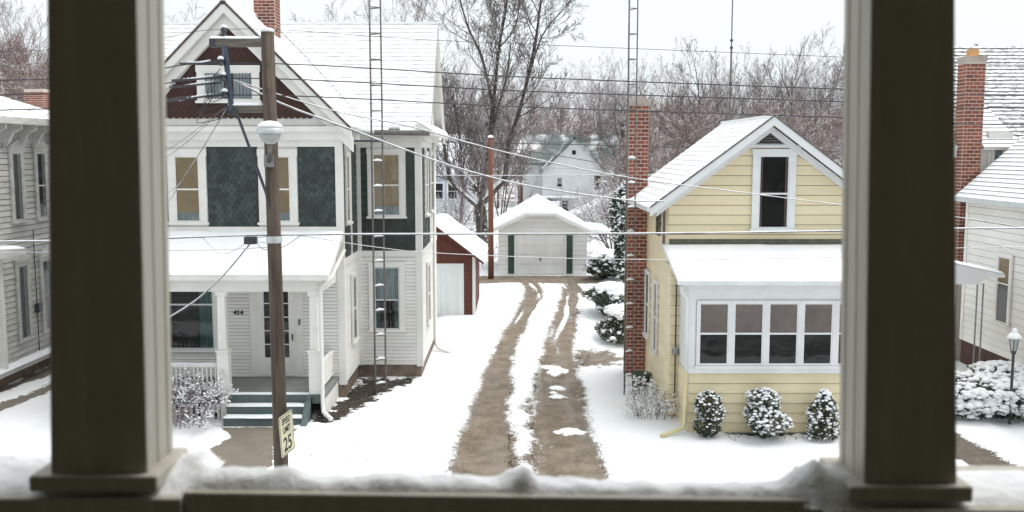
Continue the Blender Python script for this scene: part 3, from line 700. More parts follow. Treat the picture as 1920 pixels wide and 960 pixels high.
MB().tube([(3.22, 22.7, 4.96), (3.22, 26.4, 4.95)], .05, 8).build('gutter', alum, H2)
MB().tube([(YX0-.06, 23.35, 4.88), (YX0-.06, 23.35, 4.0)], .03, 6).build('conduit', galv_b, H2)
# chimney
ck = MB().box(3.20, 3.74, 26.5, 27.05, 0, 7.66).build('chimney', mortar, H2)
bricks(ck, 3.20, 3.74, 26.5, 27.05, 0, 7.60, .105, left=True, right=True)
cp = MB().box(3.15, 3.79, 26.45, 27.10, 7.60, 7.68).box(3.26, 3.68, 26.56, 27.0, 7.68, 7.76).box(3.36, 3.58, 26.66, 26.88, 7.76, 7.84).build('cap', stonecap, ck)
# porch
PA0, PA1, PF = 3.92, 8.35, 21.0
pw = MB(); pw.box(PA0, PA1, PF, YY, 0, 3.45); pw.build('porch_wall', coolwhite, H2)
P = FR(PF)
rows(H2, 'clapboard', P, [(PA0+.02, .05), (PA1, .05), (PA1, 1.40), (PA0+.02, 1.40)], .225, .028, .006, yellow, gap=.013)
rows(H2, 'clapboard', LT(PA0), [(PF+.02, .05), (YY, .05), (YY, 1.40), (PF+.02, 1.40)], .225, .028, .006, yellow, gap=.013)
MB(P).box(PA0-.03, PA1, 0, .05, 1.40, 1.52).box(PA0-.03, PA0+.14, 0, .03, 1.52, 3.45).build('porch_trim', coolwhite, H2)
MB(P).box(PA0-.02, PA1, 0, .02, 3.06, 3.45).build('porch_frieze', coolwhite, H2)
for k in range(6):
    a0 = 4.14+.768*k
    if a0+.66 > PA1: break
    window(H2, P, a0, a0+.665, 1.58, 2.99, cas=.050, cmat=coolwhite, smat=coolwhite, mid=.51, shade=(blind, .51), sill=(k < 0))
MB(P).box(4.05, PA1, .0, .075, 1.50, 1.575).build('porch_sill', coolwhite, H2)
prp = [(3.62, 20.72, 3.52), (8.6, 20.72, 3.52), (8.6, 23.0, 4.10), (3.62, 23.0, 4.10)]
pr2 = deck('porch_roof', [prp], coolwhite, H2, .09)
Tq, _ = basis(prp[0], prp[1], prp[3])
snow_slab(H2, Tq, 0, 4.98, -.02, 2.25, .06, res=.1, seed=12)
MB().box(3.60, 8.6, 20.66, 20.74, 3.42, 3.52).build('gutter', coolwhite, H2, bevel=.015)
MB().box(3.62, 8.6, 20.74, 21.0, 3.42, 3.45).build('soffit', coolwhite, H2)
pgb = MB(LT(PA0)); pgb.prism([(21.0, 3.45), (23.0, 3.45), (23.0, 4.02), (21.0, 3.52)], -.06, 0); pgb.build('porch_gable_end', coolwhite, H2)
MB().box(YX0+.02, 8.4, 22.955, 22.98, 4.10, 4.22).build('flashing', pm('mossy_flashing', (.09, .10, .07), (.14, .14, .10), 6, .9), H2)
MB().tube([(3.68, 20.72, 3.40), (3.74, 20.86, 3.22), (3.86, 20.93, 3.10), (3.86, 20.93, 1.45)], .042, 8).build('downspout', coolwhite, H2, smooth=True)
MB().tube([(3.86, 20.93, 1.46), (3.86, 20.93, .30), (3.80, 20.85, .18), (3.28, 20.55, .10)], .046, 8).build('downspout', yellow_p, H2, smooth=True)
mt_ = MB().tube([(3.83, 22.14, 3.6), (3.83, 22.14, 1.75)], .016, 6).tube([(3.83, 22.14, 1.55), (3.83, 22.14, .55)], .016, 6).build('conduit', iron, H2)
MB().lathe(0, 0, [(.0, 0), (.085, 0), (.085, .05), (.07, .12), (0, .13)], 14).build('electric_meter', galv, H2, smooth=True)
em = bpy.context.scene.objects['electric_meter']; em.data.transform(Matrix.Translation((3.83, 22.17, 1.65)) @ Matrix.Rotation(math.radians(90), 4, 'X'))
an = empty('antenna_mast', (6.2, 27.6, 6.6), 'thin vertical aerial mast rising behind the roof of the yellow house', 'mast')
MB().tube([(6.2, 27.6, 6.2), (6.2, 27.6, 9.2)], .026, 6).tube([(6.2, 27.6, 9.2), (6.2, 27.6, 13.5)], .018, 6).build('pole', galv_b, an)
for z in (8.2, 9.2, 9.4): MB().tube([(6.2, 27.6, z), (6.2, 27.6, z+.06)], .045, 8).build('clamp', iron, an)

# ================================================================== bracketed grey house at the far left
H3 = empty('bracketed_house', (-17.5, 24, 0), 'weathered grey white clapboard house with bracketed eaves and tall narrow windows', 'house')
LX = -13.62
MB().box(-22, LX, 20, 28.9, .5, 7.0).build('wall', greywhite, H3)
MB().box(-21.97, LX-.03, 20.03, 28.87, -.1, .5).build('foundation', stone, H3)
rows(H3, 'clapboard', RT(LX), [(20.05, .55), (28.85, .55), (28.85, 6.6), (20.05, 6.6)], .155, .026, .006, greywhite, gap=.018)
MB(RT(LX)).box(20, 28.9, 0, .05, 6.55, 7.0).box(20, 28.9, 0, .10, 6.95, 7.05).build('frieze', greywhite, H3)
snl = MB(RT(LX)).box(20, 28.9, 0, .30, .42, .55).build('water_table', greywhite, H3)
snow_slab(H3, lambda a, b, c: (LX+.02+c, a, .55+b), 20, 28.9, 0, .32, .09, res=.06, edge=.08, seed=3)
er = [(-12.95, 19.3), (-12.95, 29.6), (-22.6, 29.6), (-22.6, 19.3)]; rz = 9.1; r0, r1 = (-17.78, 23.9, rz), (-17.78, 25.0, rz)
e3 = [(x, y, 7.18) for x, y in er]
hp = [[e3[0], e3[1], r1, r0], [e3[1], e3[2], r1], [e3[2], e3[3], r0, r1], [e3[3], e3[0], r0]]
r3 = deck('roof', hp, greywhite, H3, .12)
for q in hp:
    T, inv = basis(q[0], q[1], q[2] if len(q) == 3 else q[3]); rows(r3, 'shingle_course', T, [inv(p) for p in q], .24, .035, .01, [roof_snow, butt])
MB().box(-13.08, -12.92, 19.3, 29.6, 7.04, 7.20).build('gutter', greywhite, H3)
brk = MB(); brk.prism([(0, 7.02), (.52, 7.02), (.50, 6.90), (.28, 6.80), (.12, 6.50), (0, 6.42)], -.05, .05); bme = brk.mesh('bracket', greywhite)
for y in (24.2, 25.0, 25.8, 26.6, 27.4, 28.2, 28.8):
    o = bpy.data.objects.new('bracket', bme); COL.objects.link(o); o.location = (LX+.05, y, 0); adopt(o, H3)
for a0, a1, c0, c1 in ((26.15, 26.65, 4.42, 6.28), (27.5, 28.0, 4.40, 6.28), (26.15, 26.65, 1.12, 3.18), (27.5, 28.0, 1.12, 3.18), (24.4, 24.9, 4.42, 6.28)):
    wn = window(H3, RT(LX), a0, a1, c0, c1, cas=.11, cmat=greywhite, side=(curtain_w, .30), b=.03, mid=.5 if a0 > 27 else None)
    hd = MB(RT(LX)); hd.prism([(a0-.16, c1+.11), (a1+.16, c1+.11), (a1+.16, c1+.2), ((a0+a1)/2, c1+.36), (a0-.16, c1+.2)], .02, .12); hd.build('window_hood', greywhite, wn)
MB().tube([(LX+.06, 27.1, 4.1), (LX+.06, 27.1, .6)], .014, 5).build('conduit', iron, H3)
MB(RT(LX)).box(27.02, 27.2, .03, .16, 1.75, 2.0).build('meter_box', iron, H3)
MB(RT(LX)).box(24.78, 24.94, .0, .30, .55, 3.6).build('porch_column', white, H3)
ph = MB(RT(LX)).prism([(23.5, 3.6), (25.4, 3.6), (25.4, 3.75), (23.5, 3.9)], 0, .7).build('porch_hood', greywhite, H3)
snow_slab(H3, lambda a, b, c: (LX+c, a, 3.76+b), 23.5, 25.4, 0, .7, .08, seed=5)
c3 = empty('brick_chimney', (-22.1, 45, 8), 'small brick chimney stub showing above the bracketed house roof', 'chimney')
kc = MB().box(-22.6, -21.7, 45, 45.7, 7.2, 9.2).build('stack', mortar, c3); bricks(kc, -22.6, -21.7, 45, 45.7, 8.3, 9.15, .085, left=False, right=True, limit=60)
MB().box(-27, -17.5, 43, 52, 0, 5.5).build('rear_wall', greywhite, c3)
MB().prism([(-27.4, 5.4), (-17.1, 5.4), (-22.1, 8.2)], 42.6, 52.4).build('rear_roof', roof_snow, c3)
c3.name = 'rear_house'; c3['label'] = 'house behind the bracketed one, only its roof and brick chimney showing'; c3['category'] = 'house'

# ================================================================== white house at the far right
H4 = empty('steep_roofed_house', (17, 24, 0), 'white house with steep thinly snowed roofs and red brick end chimney', 'house')
RX = 13.5
m = MB(); m.box(RX, 21.5, 18.5, 28.5, .7, 5.0); m.prism([(RX-.05, 4.98), (21.55, 4.98), (17.5, 8.7)], 18.5, 28.45)
m.box(13.6, 25, 29.0, 37.0, .0, 6.4)
m.add([(13.6,29,6.38),(13.6,37,6.38),(13.6,33,9.5),(25,29,6.38),(25,37,6.38),(25,33,9.5)], [(0,2,1),(3,4,5),(0,3,5,2),(1,2,5,4)])
m.box(13.9, 21, 28.4, 29.1, 0, 5.5)
m.build('wall', white, H4)
MB().box(RX+.03, 21.5, 18.53, 28.47, -.1, .72).build('foundation', pm('dark_brick_foundation', (.06, .03, .025), (.09, .045, .035), 5, .9), H4)
rows(H4, 'clapboard', LT(RX), [(18.6, .72), (28.4, .72), (28.4, 4.95), (18.6, 4.95)], .20, .026, .006, white_b, gap=.013)
rows(H4, 'clapboard', LT(13.6), [(29.05, .1), (36.9, .1), (36.9, 6.38), (33, 9.4), (29.05, 6.38)], .22, .026, .006, white_b, gap=.012)
MB().box(RX-.04, RX+.02, 28.3, 28.46, .72, 4.95).build('corner_trim', white, H4)
window(H4, LT(RX), 25.72, 26.35, 1.62, 3.45, cas=.10, shade=(shade_t, .62), b=.03, mid=.6)
window(H4, LT(RX), 22.0, 22.7, 1.62, 3.45, cas=.10, b=.03)
wA = [(13.15, 18.1, 4.98), (13.15, 28.55, 4.98), (17.5, 28.55, 8.95), (17.5, 18.1, 8.95)]
wB = [(21.85, 18.1, 4.98), (21.85, 28.55, 4.98), (17.5, 28.55, 8.95), (17.5, 18.1, 8.95)]
mF = [(13.3, 28.9, 6.40), (25.4, 28.9, 6.40), (25.4, 33, 9.85), (13.3, 33, 9.85)]
mK = [(13.3, 37.1, 6.40), (25.4, 37.1, 6.40), (25.4, 33, 9.85), (13.3, 33, 9.85)]
r4 = deck('roof', [wA, wB, mF, mK], white, H4, .12)
for q in (wA, wB): slope(r4, *q, step=.17, mats=[roof_snow, butt2], t=(.028, .006))
for q in (mF, mK): slope(r4, *q, step=.20, mats=[thin_roof, butt2], t=(.040, .006))
MB().box(13.08, 13.18, 18.1, 28.55, 4.86, 5.0).build('gutter', alum, H4)
rake(H4, LT(13.3), [(28.9, 6.38), (33, 9.83), (37.1, 6.38)], .25, -.02, .06, white)
# small pent dormer beside the chimney
dm = MB(); dm.box(14.28, 15.0, 28.95, 30, 5.6, 6.9); dm.build('dormer', white, H4)
window(H4, FR(28.95), 14.42, 14.72, 6.0, 6.40, cas=.05, mid=None, shade=(curtain_w, .1))
dA = [(14.02, 28.7, 6.42), (15.25, 28.7, 6.42), (14.55, 30.2, 7.9), (13.95, 30.2, 7.9)]
dk = deck('dormer_roof', [dA], white, H4, .08); slope(dk, *dA, step=.17, mats=[roof_snow, butt2])
ck = MB().box(13.36, 13.93, 28.65, 29.2, 0, 9.0).build('chimney', mortar, H4)
bricks(ck, 13.36, 13.93, 28.65, 29.2, 3.0, 8.95, .105, left=True, right=True)
MB().box(13.33, 13.96, 28.62, 29.23, 8.95, 9.10).build('cap', stonecap, ck); MB().box(13.52, 13.78, 28.8, 29.05, 9.1, 9.32).build('flue', flue, ck)
cn = empty('canopy_structure', (12, 25.5, 0)); adopt(cn, H4); cn.matrix_parent_inverse = Matrix.Translation(-Vector(H4.location)); cn.name = 'side_canopy'
MB(FR(25.0)).prism([(10.6, 3.62), (12.95, 3.10), (12.95, 3.02), (12.45, 3.02), (12.30, 2.84), (10.6, 2.84)], -1.9, 0).build('canopy_roof', coolwhite, cn)
T, inv = basis((10.6, 24.98, 3.63), (10.6, 26.9, 3.63), (12.95, 24.98, 3.11)); 
Tc = lambda a, b, c: (10.6+c, 24.98+a, 3.63-c*.2213+b)
snow_slab(cn, Tc, 0, 1.92, 0, 2.36, .06, seed=8, res=.08)
for x in (11.75, 12.28, 12.44, 11.55): MB().tube([(x, 25.1, 2.86), (x, 25.1, 0)], .022, 6).build('post', galv, cn)
MB().tube([(RX-.30, 23.6, 2.62), (RX-.05, 23.6, 2.5)], .05, 6).build('wall_lamp', iron, H4)

# ================================================================== garage, shed, far houses
G = empty('white_garage', (1.45, 49.2, 0), 'small white garage with clipped gable and pair of dark green shutters beside door', 'garage')
m = MB(); m.box(-.70, 3.86, 49.2, 55, 0, 2.35); m.prism([(-.70, 2.33), (3.86, 2.33), (2.24, 3.08), (.70, 3.08)], 49.2, 55); m.build('wall', white, G)
rows(G, 'clapboard', FR(49.2), [(-.68, .05), (3.84, .05), (3.84, 2.33), (2.30, 3.03), (.66, 3.03), (-.68, 2.33)], .24, .026, .006, white_b, gap=.009)
gd = MB(FR(49.2)).box(.20, 2.72, 0, .035, .04, 2.04).build('garage_door', white, G)
for k in range(4): MB(FR(49.2)).box(.26, 2.66, .035, .06, .08+.49*k, .53+.49*k).build('panel', white, gd, bevel=.01)
MB(FR(49.2)).box(1.42, 1.50, .06, .10, .72, .92).build('handle', galv_b, gd)
MB(FR(49.2)).box(.12, .20, .02, .08, 0, 2.12).box(2.72, 2.80, .02, .08, 0, 2.12).box(.12, 2.80, .02, .08, 2.04, 2.12).build('door_casing', white, G)
for a in (-.20, 2.80): MB(FR(49.2)).box(a, a+.32, .022, .06, .06, 2.05).build('shutter', green_tr, G)
ax = 1.45
gl = [(-1.15, 48.6, 2.28), (-1.15, 55.4, 2.28), (ax, 55.4, 3.80), (ax, 49.7, 3.80), (.68, 48.6, 3.16)]
gr = [(4.05, 48.6, 2.28), (4.05, 55.4, 2.28), (ax, 55.4, 3.80), (ax, 49.7, 3.80), (2.22, 48.6, 3.16)]
gh = [(.68, 48.6, 3.16), (2.22, 48.6, 3.16), (ax, 49.7, 3.80)]
rg = deck('roof', [gl, gr, gh], white, G, .12)
sn = MB()
for q in (gl, gr, gh):
    k = len(q); sn.add([(p[0], p[1]-.02, p[2]+.005) for p in q]+[(p[0], p[1], p[2]+.12) for p in q], [tuple(range(k, 2*k))]+[(i, (i+1) % k, k+(i+1) % k, k+i) for i in range(k)])
sn.build('snow_cover', snow_soft, rg)['kind'] = 'stuff'
fl_ = MB(); fl_.add([(3.9, 48.9, 2.42), (5.1, 48.9, 2.28), (5.1, 54, 2.28), (3.9, 54, 2.42), (3.9, 48.9, 2.26), (5.1, 48.9, 2.18), (5.1, 54, 2.18), (3.9, 54, 2.26)], [(0,1,2,3), (4,7,6,5), (0,4,5,1), (1,5,6,2), (2,6,7,3)])
fl_.build('lean_to_roof', snow_soft, G)
S = empty('red_shed', (-2.5, 36.6, 0), 'small red board shed with whitewashed door side and snowy roof', 'shed')
SX = -1.42
MB().box(-4.6, SX, 36.6, 41.5, 0, 2.3).prism([(-4.6, 2.28), (SX, 2.28), (-3.0, 3.55)], 36.6, 41.5).build('wall', barn, S)
for k in range(15): MB(FR(36.6)).box(-4.58+.21*k, -4.58+.21*k+.195, 0, .02, .02, 2.3+max(0, 1.18-abs(-4.48+.21*k+3.0)*.80)).build('plank', barn, S)
dr = MB(FR(36.6)).box(-3.9, -1.85, .02, .045, .02, 2.05).build('door', barn_w, S)
for k in range(9): MB(FR(36.6)).box(-3.88+.226*k, -3.88+.226*k+.212, .045, .06, .05, 2.03).build('plank', barn_w, dr)
MB(FR(36.6)).box(SX-.10, SX+.02, .0, .05, 0, 2.3).build('corner_trim', barn_w, S)
s1 = [(-1.05, 36.2, 2.12), (-1.05, 41.9, 2.12), (-3.0, 41.9, 3.62), (-3.0, 36.2, 3.62)]; s2 = [(-4.95, 36.2, 2.12), (-4.95, 41.9, 2.12), (-3.0, 41.9, 3.62), (-3.0, 36.2, 3.62)]
rs_ = deck('roof', [s1, s2], barn, S, .08)
for q, sg in ((s1, 1), (s2, 2)): snow_slab(S, basis(q[0], q[1], q[3])[0], 0, 5.7, -.02, 2.48, .13, seed=20+sg, res=.16, edge=.1)
# far gabled white house with green roof
B = empty('far_white_house', (6, 94, 0), 'distant white gabled house with green roof beyond the garage', 'house')
m = MB(); m.box(3.0, 8.9, 94, 103, 0, 4.7); m.prism([(2.9, 4.68), (9.0, 4.68), (6.05, 7.6)], 94, 103); m.build('wall', far_white, B)
bl = [(2.7, 93.7, 4.4), (2.7, 101, 4.4), (6.05, 101, 7.75), (6.05, 93.7, 7.75)]; br = [(9.4, 93.7, 4.4), (9.4, 101, 4.4), (6.05, 101, 7.75), (6.05, 93.7, 7.75)]
mr = [(1.0, 96.5, 5.2), (14.0, 96.5, 5.2), (14.0, 100.5, 8.1), (1.0, 100.5, 8.1)]
deck('roof', [bl, br, mr], far_green, B, .2); MB().box(1.2, 13.7, 97, 104, 0, 5.2).build('rear_wall', far_white, B)
window(B, FR(94), 5.80, 6.25, 6.0, 6.5, cas=.06, mid=None, cmat=far_white); window(B, FR(94), 4.4, 4.9, 2.9, 3.8, cas=.1, cmat=far_white, shade=(curtain_w, .3))
window(B, FR(94), 8.0, 8.7, 2.6, 4.1, cas=.1, cmat=far_white, side=(pink_c, .4)); window(B, FR(94), 4.0, 4.6, .3, 1.6, cas=.1, cmat=far_white); window(B, FR(94), 4.9, 5.5, .3, 1.6, cas=.1, cmat=far_white)
MB().prism([(2.0, 1.9), (6.6, 1.9), (6.6, 2.05), (2.0, 2.05)], 92.2, 94).build('porch_roof', snow_soft, B); MB().box(3.3, 4.3, 91, 94, 0, 1.3).build('porch', far_white, B)
MB().box(3.1, 4.5, 90.6, 94, 1.3, 1.6).build('porch_hood', snow_soft, B)
MB().prism([(5.2, .3), (9.6, 2.35), (9.6, -.1), (5.2, -.1)], 86, 91).build('lean_to', far_white, B); MB().prism([(5.0, .25), (9.8, 2.5), (9.8, 2.75), (5.0, .5)], 85.7, 91.2).build('lean_to_roof', snow_soft, B)
window(B, FR(86), 7.9, 8.9, .25, .8, cas=.06, mid=None, cmat=far_white, shade=(pink_c, .1))
K = empty('far_brick_house', (0.6, 112, 0), 'distant brick house with white porch between the tree trunks', 'house')
MB().box(.7, 4.2, 112, 120, 0, 6.2).build('wall', far_brick, K); deck('roof', [[(.3, 111.5, 6.1), (4.6, 111.5, 6.1), (4.0, 116, 8.2), (1.2, 116, 8.2)]], roof_snow, K, .2)
MB().box(.2, 3.6, 109.6, 112, 2.5, 3.0).build('porch_roof', snow_soft, K)
for x in (.4, 1.9, 3.4): MB().box(x-.12, x+.12, 109.7, 109.95, 0, 2.5).build('porch_post', far_white, K)
window(K, FR(112), 1.6, 3.2, .5, 2.2, cas=.1, cmat=far_white)
window(K, FR(112), 1.2, 2.0, 3.5, 4.9, cas=.1, cmat=far_white)
Q = empty('far_blue_house', (-8, 84, 0), 'distant pale blue grey house left of the big snowy tree', 'house')
MB().box(-12, -4.1, 84, 92, 0, 4.6).build('wall', far_blue, Q); deck('roof', [[(-12.4, 83.6, 4.5), (-3.8, 83.6, 4.5), (-3.8, 88, 7.9), (-12.4, 88, 7.9)]], snow_m, Q, .2)
window(Q, FR(84), -6.8, -6.0, 2.2, 3.6, cas=.1, cmat=far_white); window(Q, FR(84), -5.6, -4.8, 2.2, 3.6, cas=.1, cmat=far_white)

# ================================================================== porch in the foreground
PO = empty('front_porch', (0, 2.3, 4.7), 'shaded upstairs porch the view is taken from, with tapered columns', 'porch')
MB().box(-3.2, 3.2, -.75, 2.6, 4.5, 4.70).build('floor', floor_b, PO)
MB().box(-3.2, 3.2, -.95, -.75, 4.5, 8.0).build('back_wall', porch_in, PO)
MB().box(-3.4, 3.4, -.95, 2.40, 7.85, 8.0).build('ceiling', porch_in, PO)
MB().box(-3.3, -3.2, -.75, 2.3, 4.5, 7.9).build('side_wall', porch_in, PO); MB().box(3.2, 3.3, -.75, 2.3, 4.5, 7.9).build('side_wall', porch_in, PO)
MB().box(-3.2, 3.2, 2.26, 2.40, 7.65, 7.85).build('beam', post_p, PO)
MB().prism([(-3.6, 8.0), (3.6, 8.0), (0, 9.6)], -4, 2.44).build('roof', roof_snow, PO)
MB().box(-5.2, 5.2, -9, -.96, 0, 9.4).prism([(-5.4, 9.38), (5.4, 9.38), (0, 13)], -9.2, -.8).build('house_wall', pm('grey_house_wall', (.20, .20, .19), (.16, .16, .15), 2), PO); MB().box(-3.1, 3.1, -.7, 2.35, 0, 4.5).build('lower_wall', porch_in, PO)
for nx_, lab in ((-15, 'unseen grey house added behind the viewer to the left to darken window reflections'), (15, 'unseen grey house added behind the viewer to the right to darken window reflections')):
    N = empty('added_reflection_house', (nx_, -4, 0), lab, 'house')  # out of view, added so the facing panes reflect less bright sky
    MB().box(nx_-5.5, nx_+5.5, -10, -1.5, 0, 6.6).build('wall', timber, N); MB().prism([(nx_-6, 6.6), (nx_+6, 6.6), (nx_, 11)], -10.5, -1.0).build('roof', roof_snow, N)
    for k in range(4): MB().box(nx_-4.4+2.4*k, nx_-3.4+2.4*k, -1.5, -1.46, 4.0, 5.6).build('window', dark, N); MB().box(nx_-4.4+2.4*k, nx_-3.4+2.4*k, -1.5, -1.46, 1.0, 2.6).build('window', dark, N)
def taper(x0, x1, X0, X1, y0, y1, name='column_board', dz=0):
    m = MB(); z0, z1 = 5.52+dz, 7.66; t = (z1-z0)/(6.65-5.53)
    A0, A1 = x0+(X0-x0)*t, x1+(X1-x1)*t
    m.add([(x0,y0,z0),(x1,y0,z0),(x1,y1,z0),(x0,y1,z0),(A0,y0,z1),(A1,y0,z1),(A1,y1,z1),(A0,y1,z1)], [(0,3,2,1),(4,5,6,7),(0,1,5,4),(1,2,6,5),(2,3,7,6),(3,0,4,7)]); return m
DZ = -.026                                            # the old railing sags towards the right-hand column
for s, (x0, x1, X0, X1) in ((-1, (-1.125, -.888, -1.075, -.868)), (1, (.858, 1.086, .83, 1.026))):
    dz = 0 if s < 0 else DZ
    cb = taper(x0+.0035, x1-.0035, X0+.0035, X1-.0035, 2.285, 2.43, dz=dz).build('column', post_p, PO)
    taper(x0, x1, X0, X1, 2.268, 2.30, dz=dz).build('face_board', post_p, cb, bevel=.004)
    taper(x0, x1, X0, X1, 2.415, 2.45, dz=dz).build('face_board', post_p, cb, bevel=.004)
    for k in (2.345,): taper(x0+.001, x1-.001, X0+.001, X1-.001, k, k+.026, dz=dz).build('moulding', post_p, cb, bevel=.003)
    MB().box(x0-.043, x1+.030, 2.245, 2.48, 5.482+dz, 5.522+dz).build('plinth', post_p, PO, bevel=.006)
MB().box(-3.2, -.800, 2.240, 2.57, 4.70, 5.468).build('pedestal', post_p, PO, bevel=.006)
MB().box(.775, 3.2, 2.232, 2.57, 4.70, 5.468+DZ).build('pedestal', post_p, PO, bevel=.006)
m = MB(); m.add([(-.799, 2.252, 5.36), (.774, 2.244, 5.36+DZ), (.774, 2.36, 5.36+DZ), (-.799, 2.36, 5.36), (-.799, 2.252, 5.480), (.774, 2.244, 5.480+DZ*.7), (.774, 2.36, 5.480+DZ*.7), (-.799, 2.36, 5.480)], [(0,3,2,1),(4,5,6,7),(0,1,5,4),(1,2,6,5),(2,3,7,6),(3,0,4,7)])
m.build('top_rail', post_p, PO, bevel=.006)
MB().box(-.799, .774, 2.26, 2.34, 4.78, 4.85).build('bottom_rail', post_p, PO)
for k in range(15): MB().box(-.74+.105*k-.02, -.74+.105*k+.02, 2.28, 2.32, 4.85, 5.36).build('baluster', post_p, PO)
def rail_snow():
    nx, ny = 420, 40; x0, x1, y0, y1 = -2.9, 2.9, 2.20, 2.60
    X, Y = np.meshgrid(np.linspace(x0, x1, nx+1), np.linspace(y0, y1, ny+1))
    mid = np.clip((np.minimum(X+.80, .775-X))/.03, 0, 1)                    # 1 over the rail, 0 over the pedestals
    rt = np.clip((X+.8)/1.6, 0, 1)
    yb = 2.545-.03*rt-(.185-.03*rt)*mid+.010*(fbm(X*6, X*0+3)-.5)*2; yf = 2.256-.008*rt+.009*mid+(.010-.006*mid)*(vnoise(X*14, X*0+9)-.5)-.03*np.exp(-((X-.765)/.045)**2)
    base = 5.460+.013*mid+DZ*rt*(1-.3*mid)
    t = np.clip((Y-yf)/(yb-yf), 0, 1); prof = np.clip(1-np.abs(2*t-1)**4, 0, 1)
    h = .024+.018*(fbm(X*5, Y*9)-.35)+.016*(fbm(X*18+4, Y*18)-.5)+.010*(fbm(X*45, Y*45+3)-.5)
    def hump(cx, cy, sx, sy, a): return a*np.exp(-((X-cx)/sx)**2-((Y-cy)/sy)**2)
    h = h+hump(.03, 2.30, .026, .04, .040)+hump(-.01, 2.33, .018, .03, .022)+hump(.79, 2.33, .075, .07, .055)+hump(.745, 2.29, .045, .04, .030)+hump(.80, 2.26, .03, .03, .03)+hump(.70, 2.32, .03, .03, .012)+hump(-.80, 2.42, .09, .09, .045)+hump(-.68, 2.33, .07, .05, .02)
    h = h+hump(-.56, 2.33, .05, .05, .018)+hump(-.30, 2.33, .12, .05, .008)+hump(.35, 2.3, .2, .1, -.004)+hump(1.25, 2.4, .2, .1, .01)+hump(-1.35, 2.46, .3, .08, .022)
    Z = base+np.where((t > 0) & (t < 1), h*prof, -.01)
    v = np.stack([X, Y, Z], -1).reshape(-1, 3); i = np.arange(ny)[:, None]*(nx+1)+np.arange(nx)[None]
    f = np.stack([i, i+1, i+nx+2, i+nx+1], -1).reshape(-1, 4); ok = ((t > 0) & (t < 1)).reshape(-1); f = f[ok[f].any(1)]
    me = bpy.data.meshes.new('snow'); me.from_pydata(v.tolist(), [], f.tolist()); me.materials.append(snow_soft)
    me.polygons.foreach_set('use_smooth', [True]*len(me.polygons)); o = bpy.data.objects.new('railing_snow', me); COL.objects.link(o); return o
tag(rail_snow(), 'soft uneven snow lying along the porch railing', 'snow', kind='stuff')

# ================================================================== utility pole with lamp and sign
UP_ = empty('utility_pole', (-3.5, 14.2, 0), 'weathered wooden utility pole with two short side arms', 'utility pole')
MB().tube([(-3.51, 14.2, -.1), (-3.53, 14.2, 4.76), (-3.55, 14.2, 8.03)], [.112, .104, .096], 16).build('shaft', bark_pole, UP_, smooth=True)
MB().lathe(-3.55, 14.2, [(.10, 8.03), (.105, 8.06), (.07, 8.085), (.0, 8.09)], 12).build('snow_cap', snow_soft, UP_, smooth=True)
a1 = MB().box(-4.36, -3.62, 14.14, 14.26, 7.82, 7.93).build('crossarm', timber, UP_); a2 = MB().box(-4.14, -3.62, 14.14, 14.26, 6.87, 6.97).build('crossarm', timber, UP_)
MB().box(-4.38, -4.30, 14.13, 14.27, 7.81, 7.935).build('end_cap', iron, a1); MB().box(-4.16, -4.08, 14.13, 14.27, 6.84, 6.98).build('end_cap', iron, a2)
snow_slab(a1, lambda a, b, c: (a, 14.13+c, 7.932+b), -4.38, -3.64, 0, .14, .035, res=.03, edge=.04); snow_slab(a2, lambda a, b, c: (a, 14.13+c, 6.975+b), -4.14, -3.64, 0, .14, .045, res=.03, edge=.04)
rk_ = MB().tube([(-4.165, 14.16, 7.82), (-4.09, 14.16, 6.90)], .042, 8).build('insulator_rack', insul, UP_)
for x, z in ((-4.19, 7.59), (-4.165, 7.37), (-4.15, 7.13)):
    MB().lathe(x-.02, 14.10, [(.02, z-.05), (.05, z-.035), (.03, z), (.05, z+.035), (.02, z+.05)], 10).build('insulator', iron, rk_)
    MB().lathe(x-.02, 14.10, [(.05, z+.04), (.045, z+.07), (.015, z+.09)], 8).build('snow_cap', snow_soft, rk_, smooth=True)
MB().lathe(-4.18, 14.2, [(.02, 7.93), (.05, 7.97), (.03, 8.02), (.055, 8.05), (.03, 8.10)], 10).build('insulator', iron, a1); MB().lathe(-4.18, 14.2, [(.055, 8.09), (.05, 8.115), (.015, 8.135)], 8).build('snow_cap', snow_soft, a1, smooth=True)
MB().tube([(-4.03, 14.12, 6.93), (-3.60, 14.08, 5.70), (-3.57, 14.1, 5.5)], .022, 8).build('brace', iron, UP_)
for z in (7.55, 6.75, 7.2): MB().tube([(-3.54, 14.09, z), (-3.54, 14.06, z)], .016, 6).build('bolt', iron, UP_)
MB().tube([(-3.53-.11, 14.2, 5.02), (-3.53+.11, 14.2, 5.02)], .012, 6).build('cable_bolt', iron, UP_)
MB().lathe(-3.53, 14.2, [(.112, 4.96), (.114, 4.97), (.114, 5.05), (.112, 5.06)], 16).build('strap', alum, UP_)
LA = empty('street_lamp', (-3.45, 13.7, 6.3), 'round street lamp head with snowy top fixed to the wooden pole', 'street lamp')
MB().tube([(-3.55, 14.09, 6.16), (-3.50, 13.95, 6.30), (-3.42, 13.68, 6.44)], .03, 8).build('arm', galv_b, LA, smooth=True)
MB().box(-3.62, -3.48, 14.07, 14.11, 6.08, 6.26).build('bracket', galv, LA)
MB().lathe(-3.40, 13.6, [(.0, 6.41), (.06, 6.415), (.12, 6.46), (.150, 6.53), (.155, 6.57)], 20).build('lens', lens_m, LA, smooth=True)
MB().lathe(-3.40, 13.6, [(.16, 6.555), (.195, 6.56), (.198, 6.58), (.17, 6.65), (.10, 6.70), (.0, 6.715)], 20).build('hood', alum, LA, smooth=True)
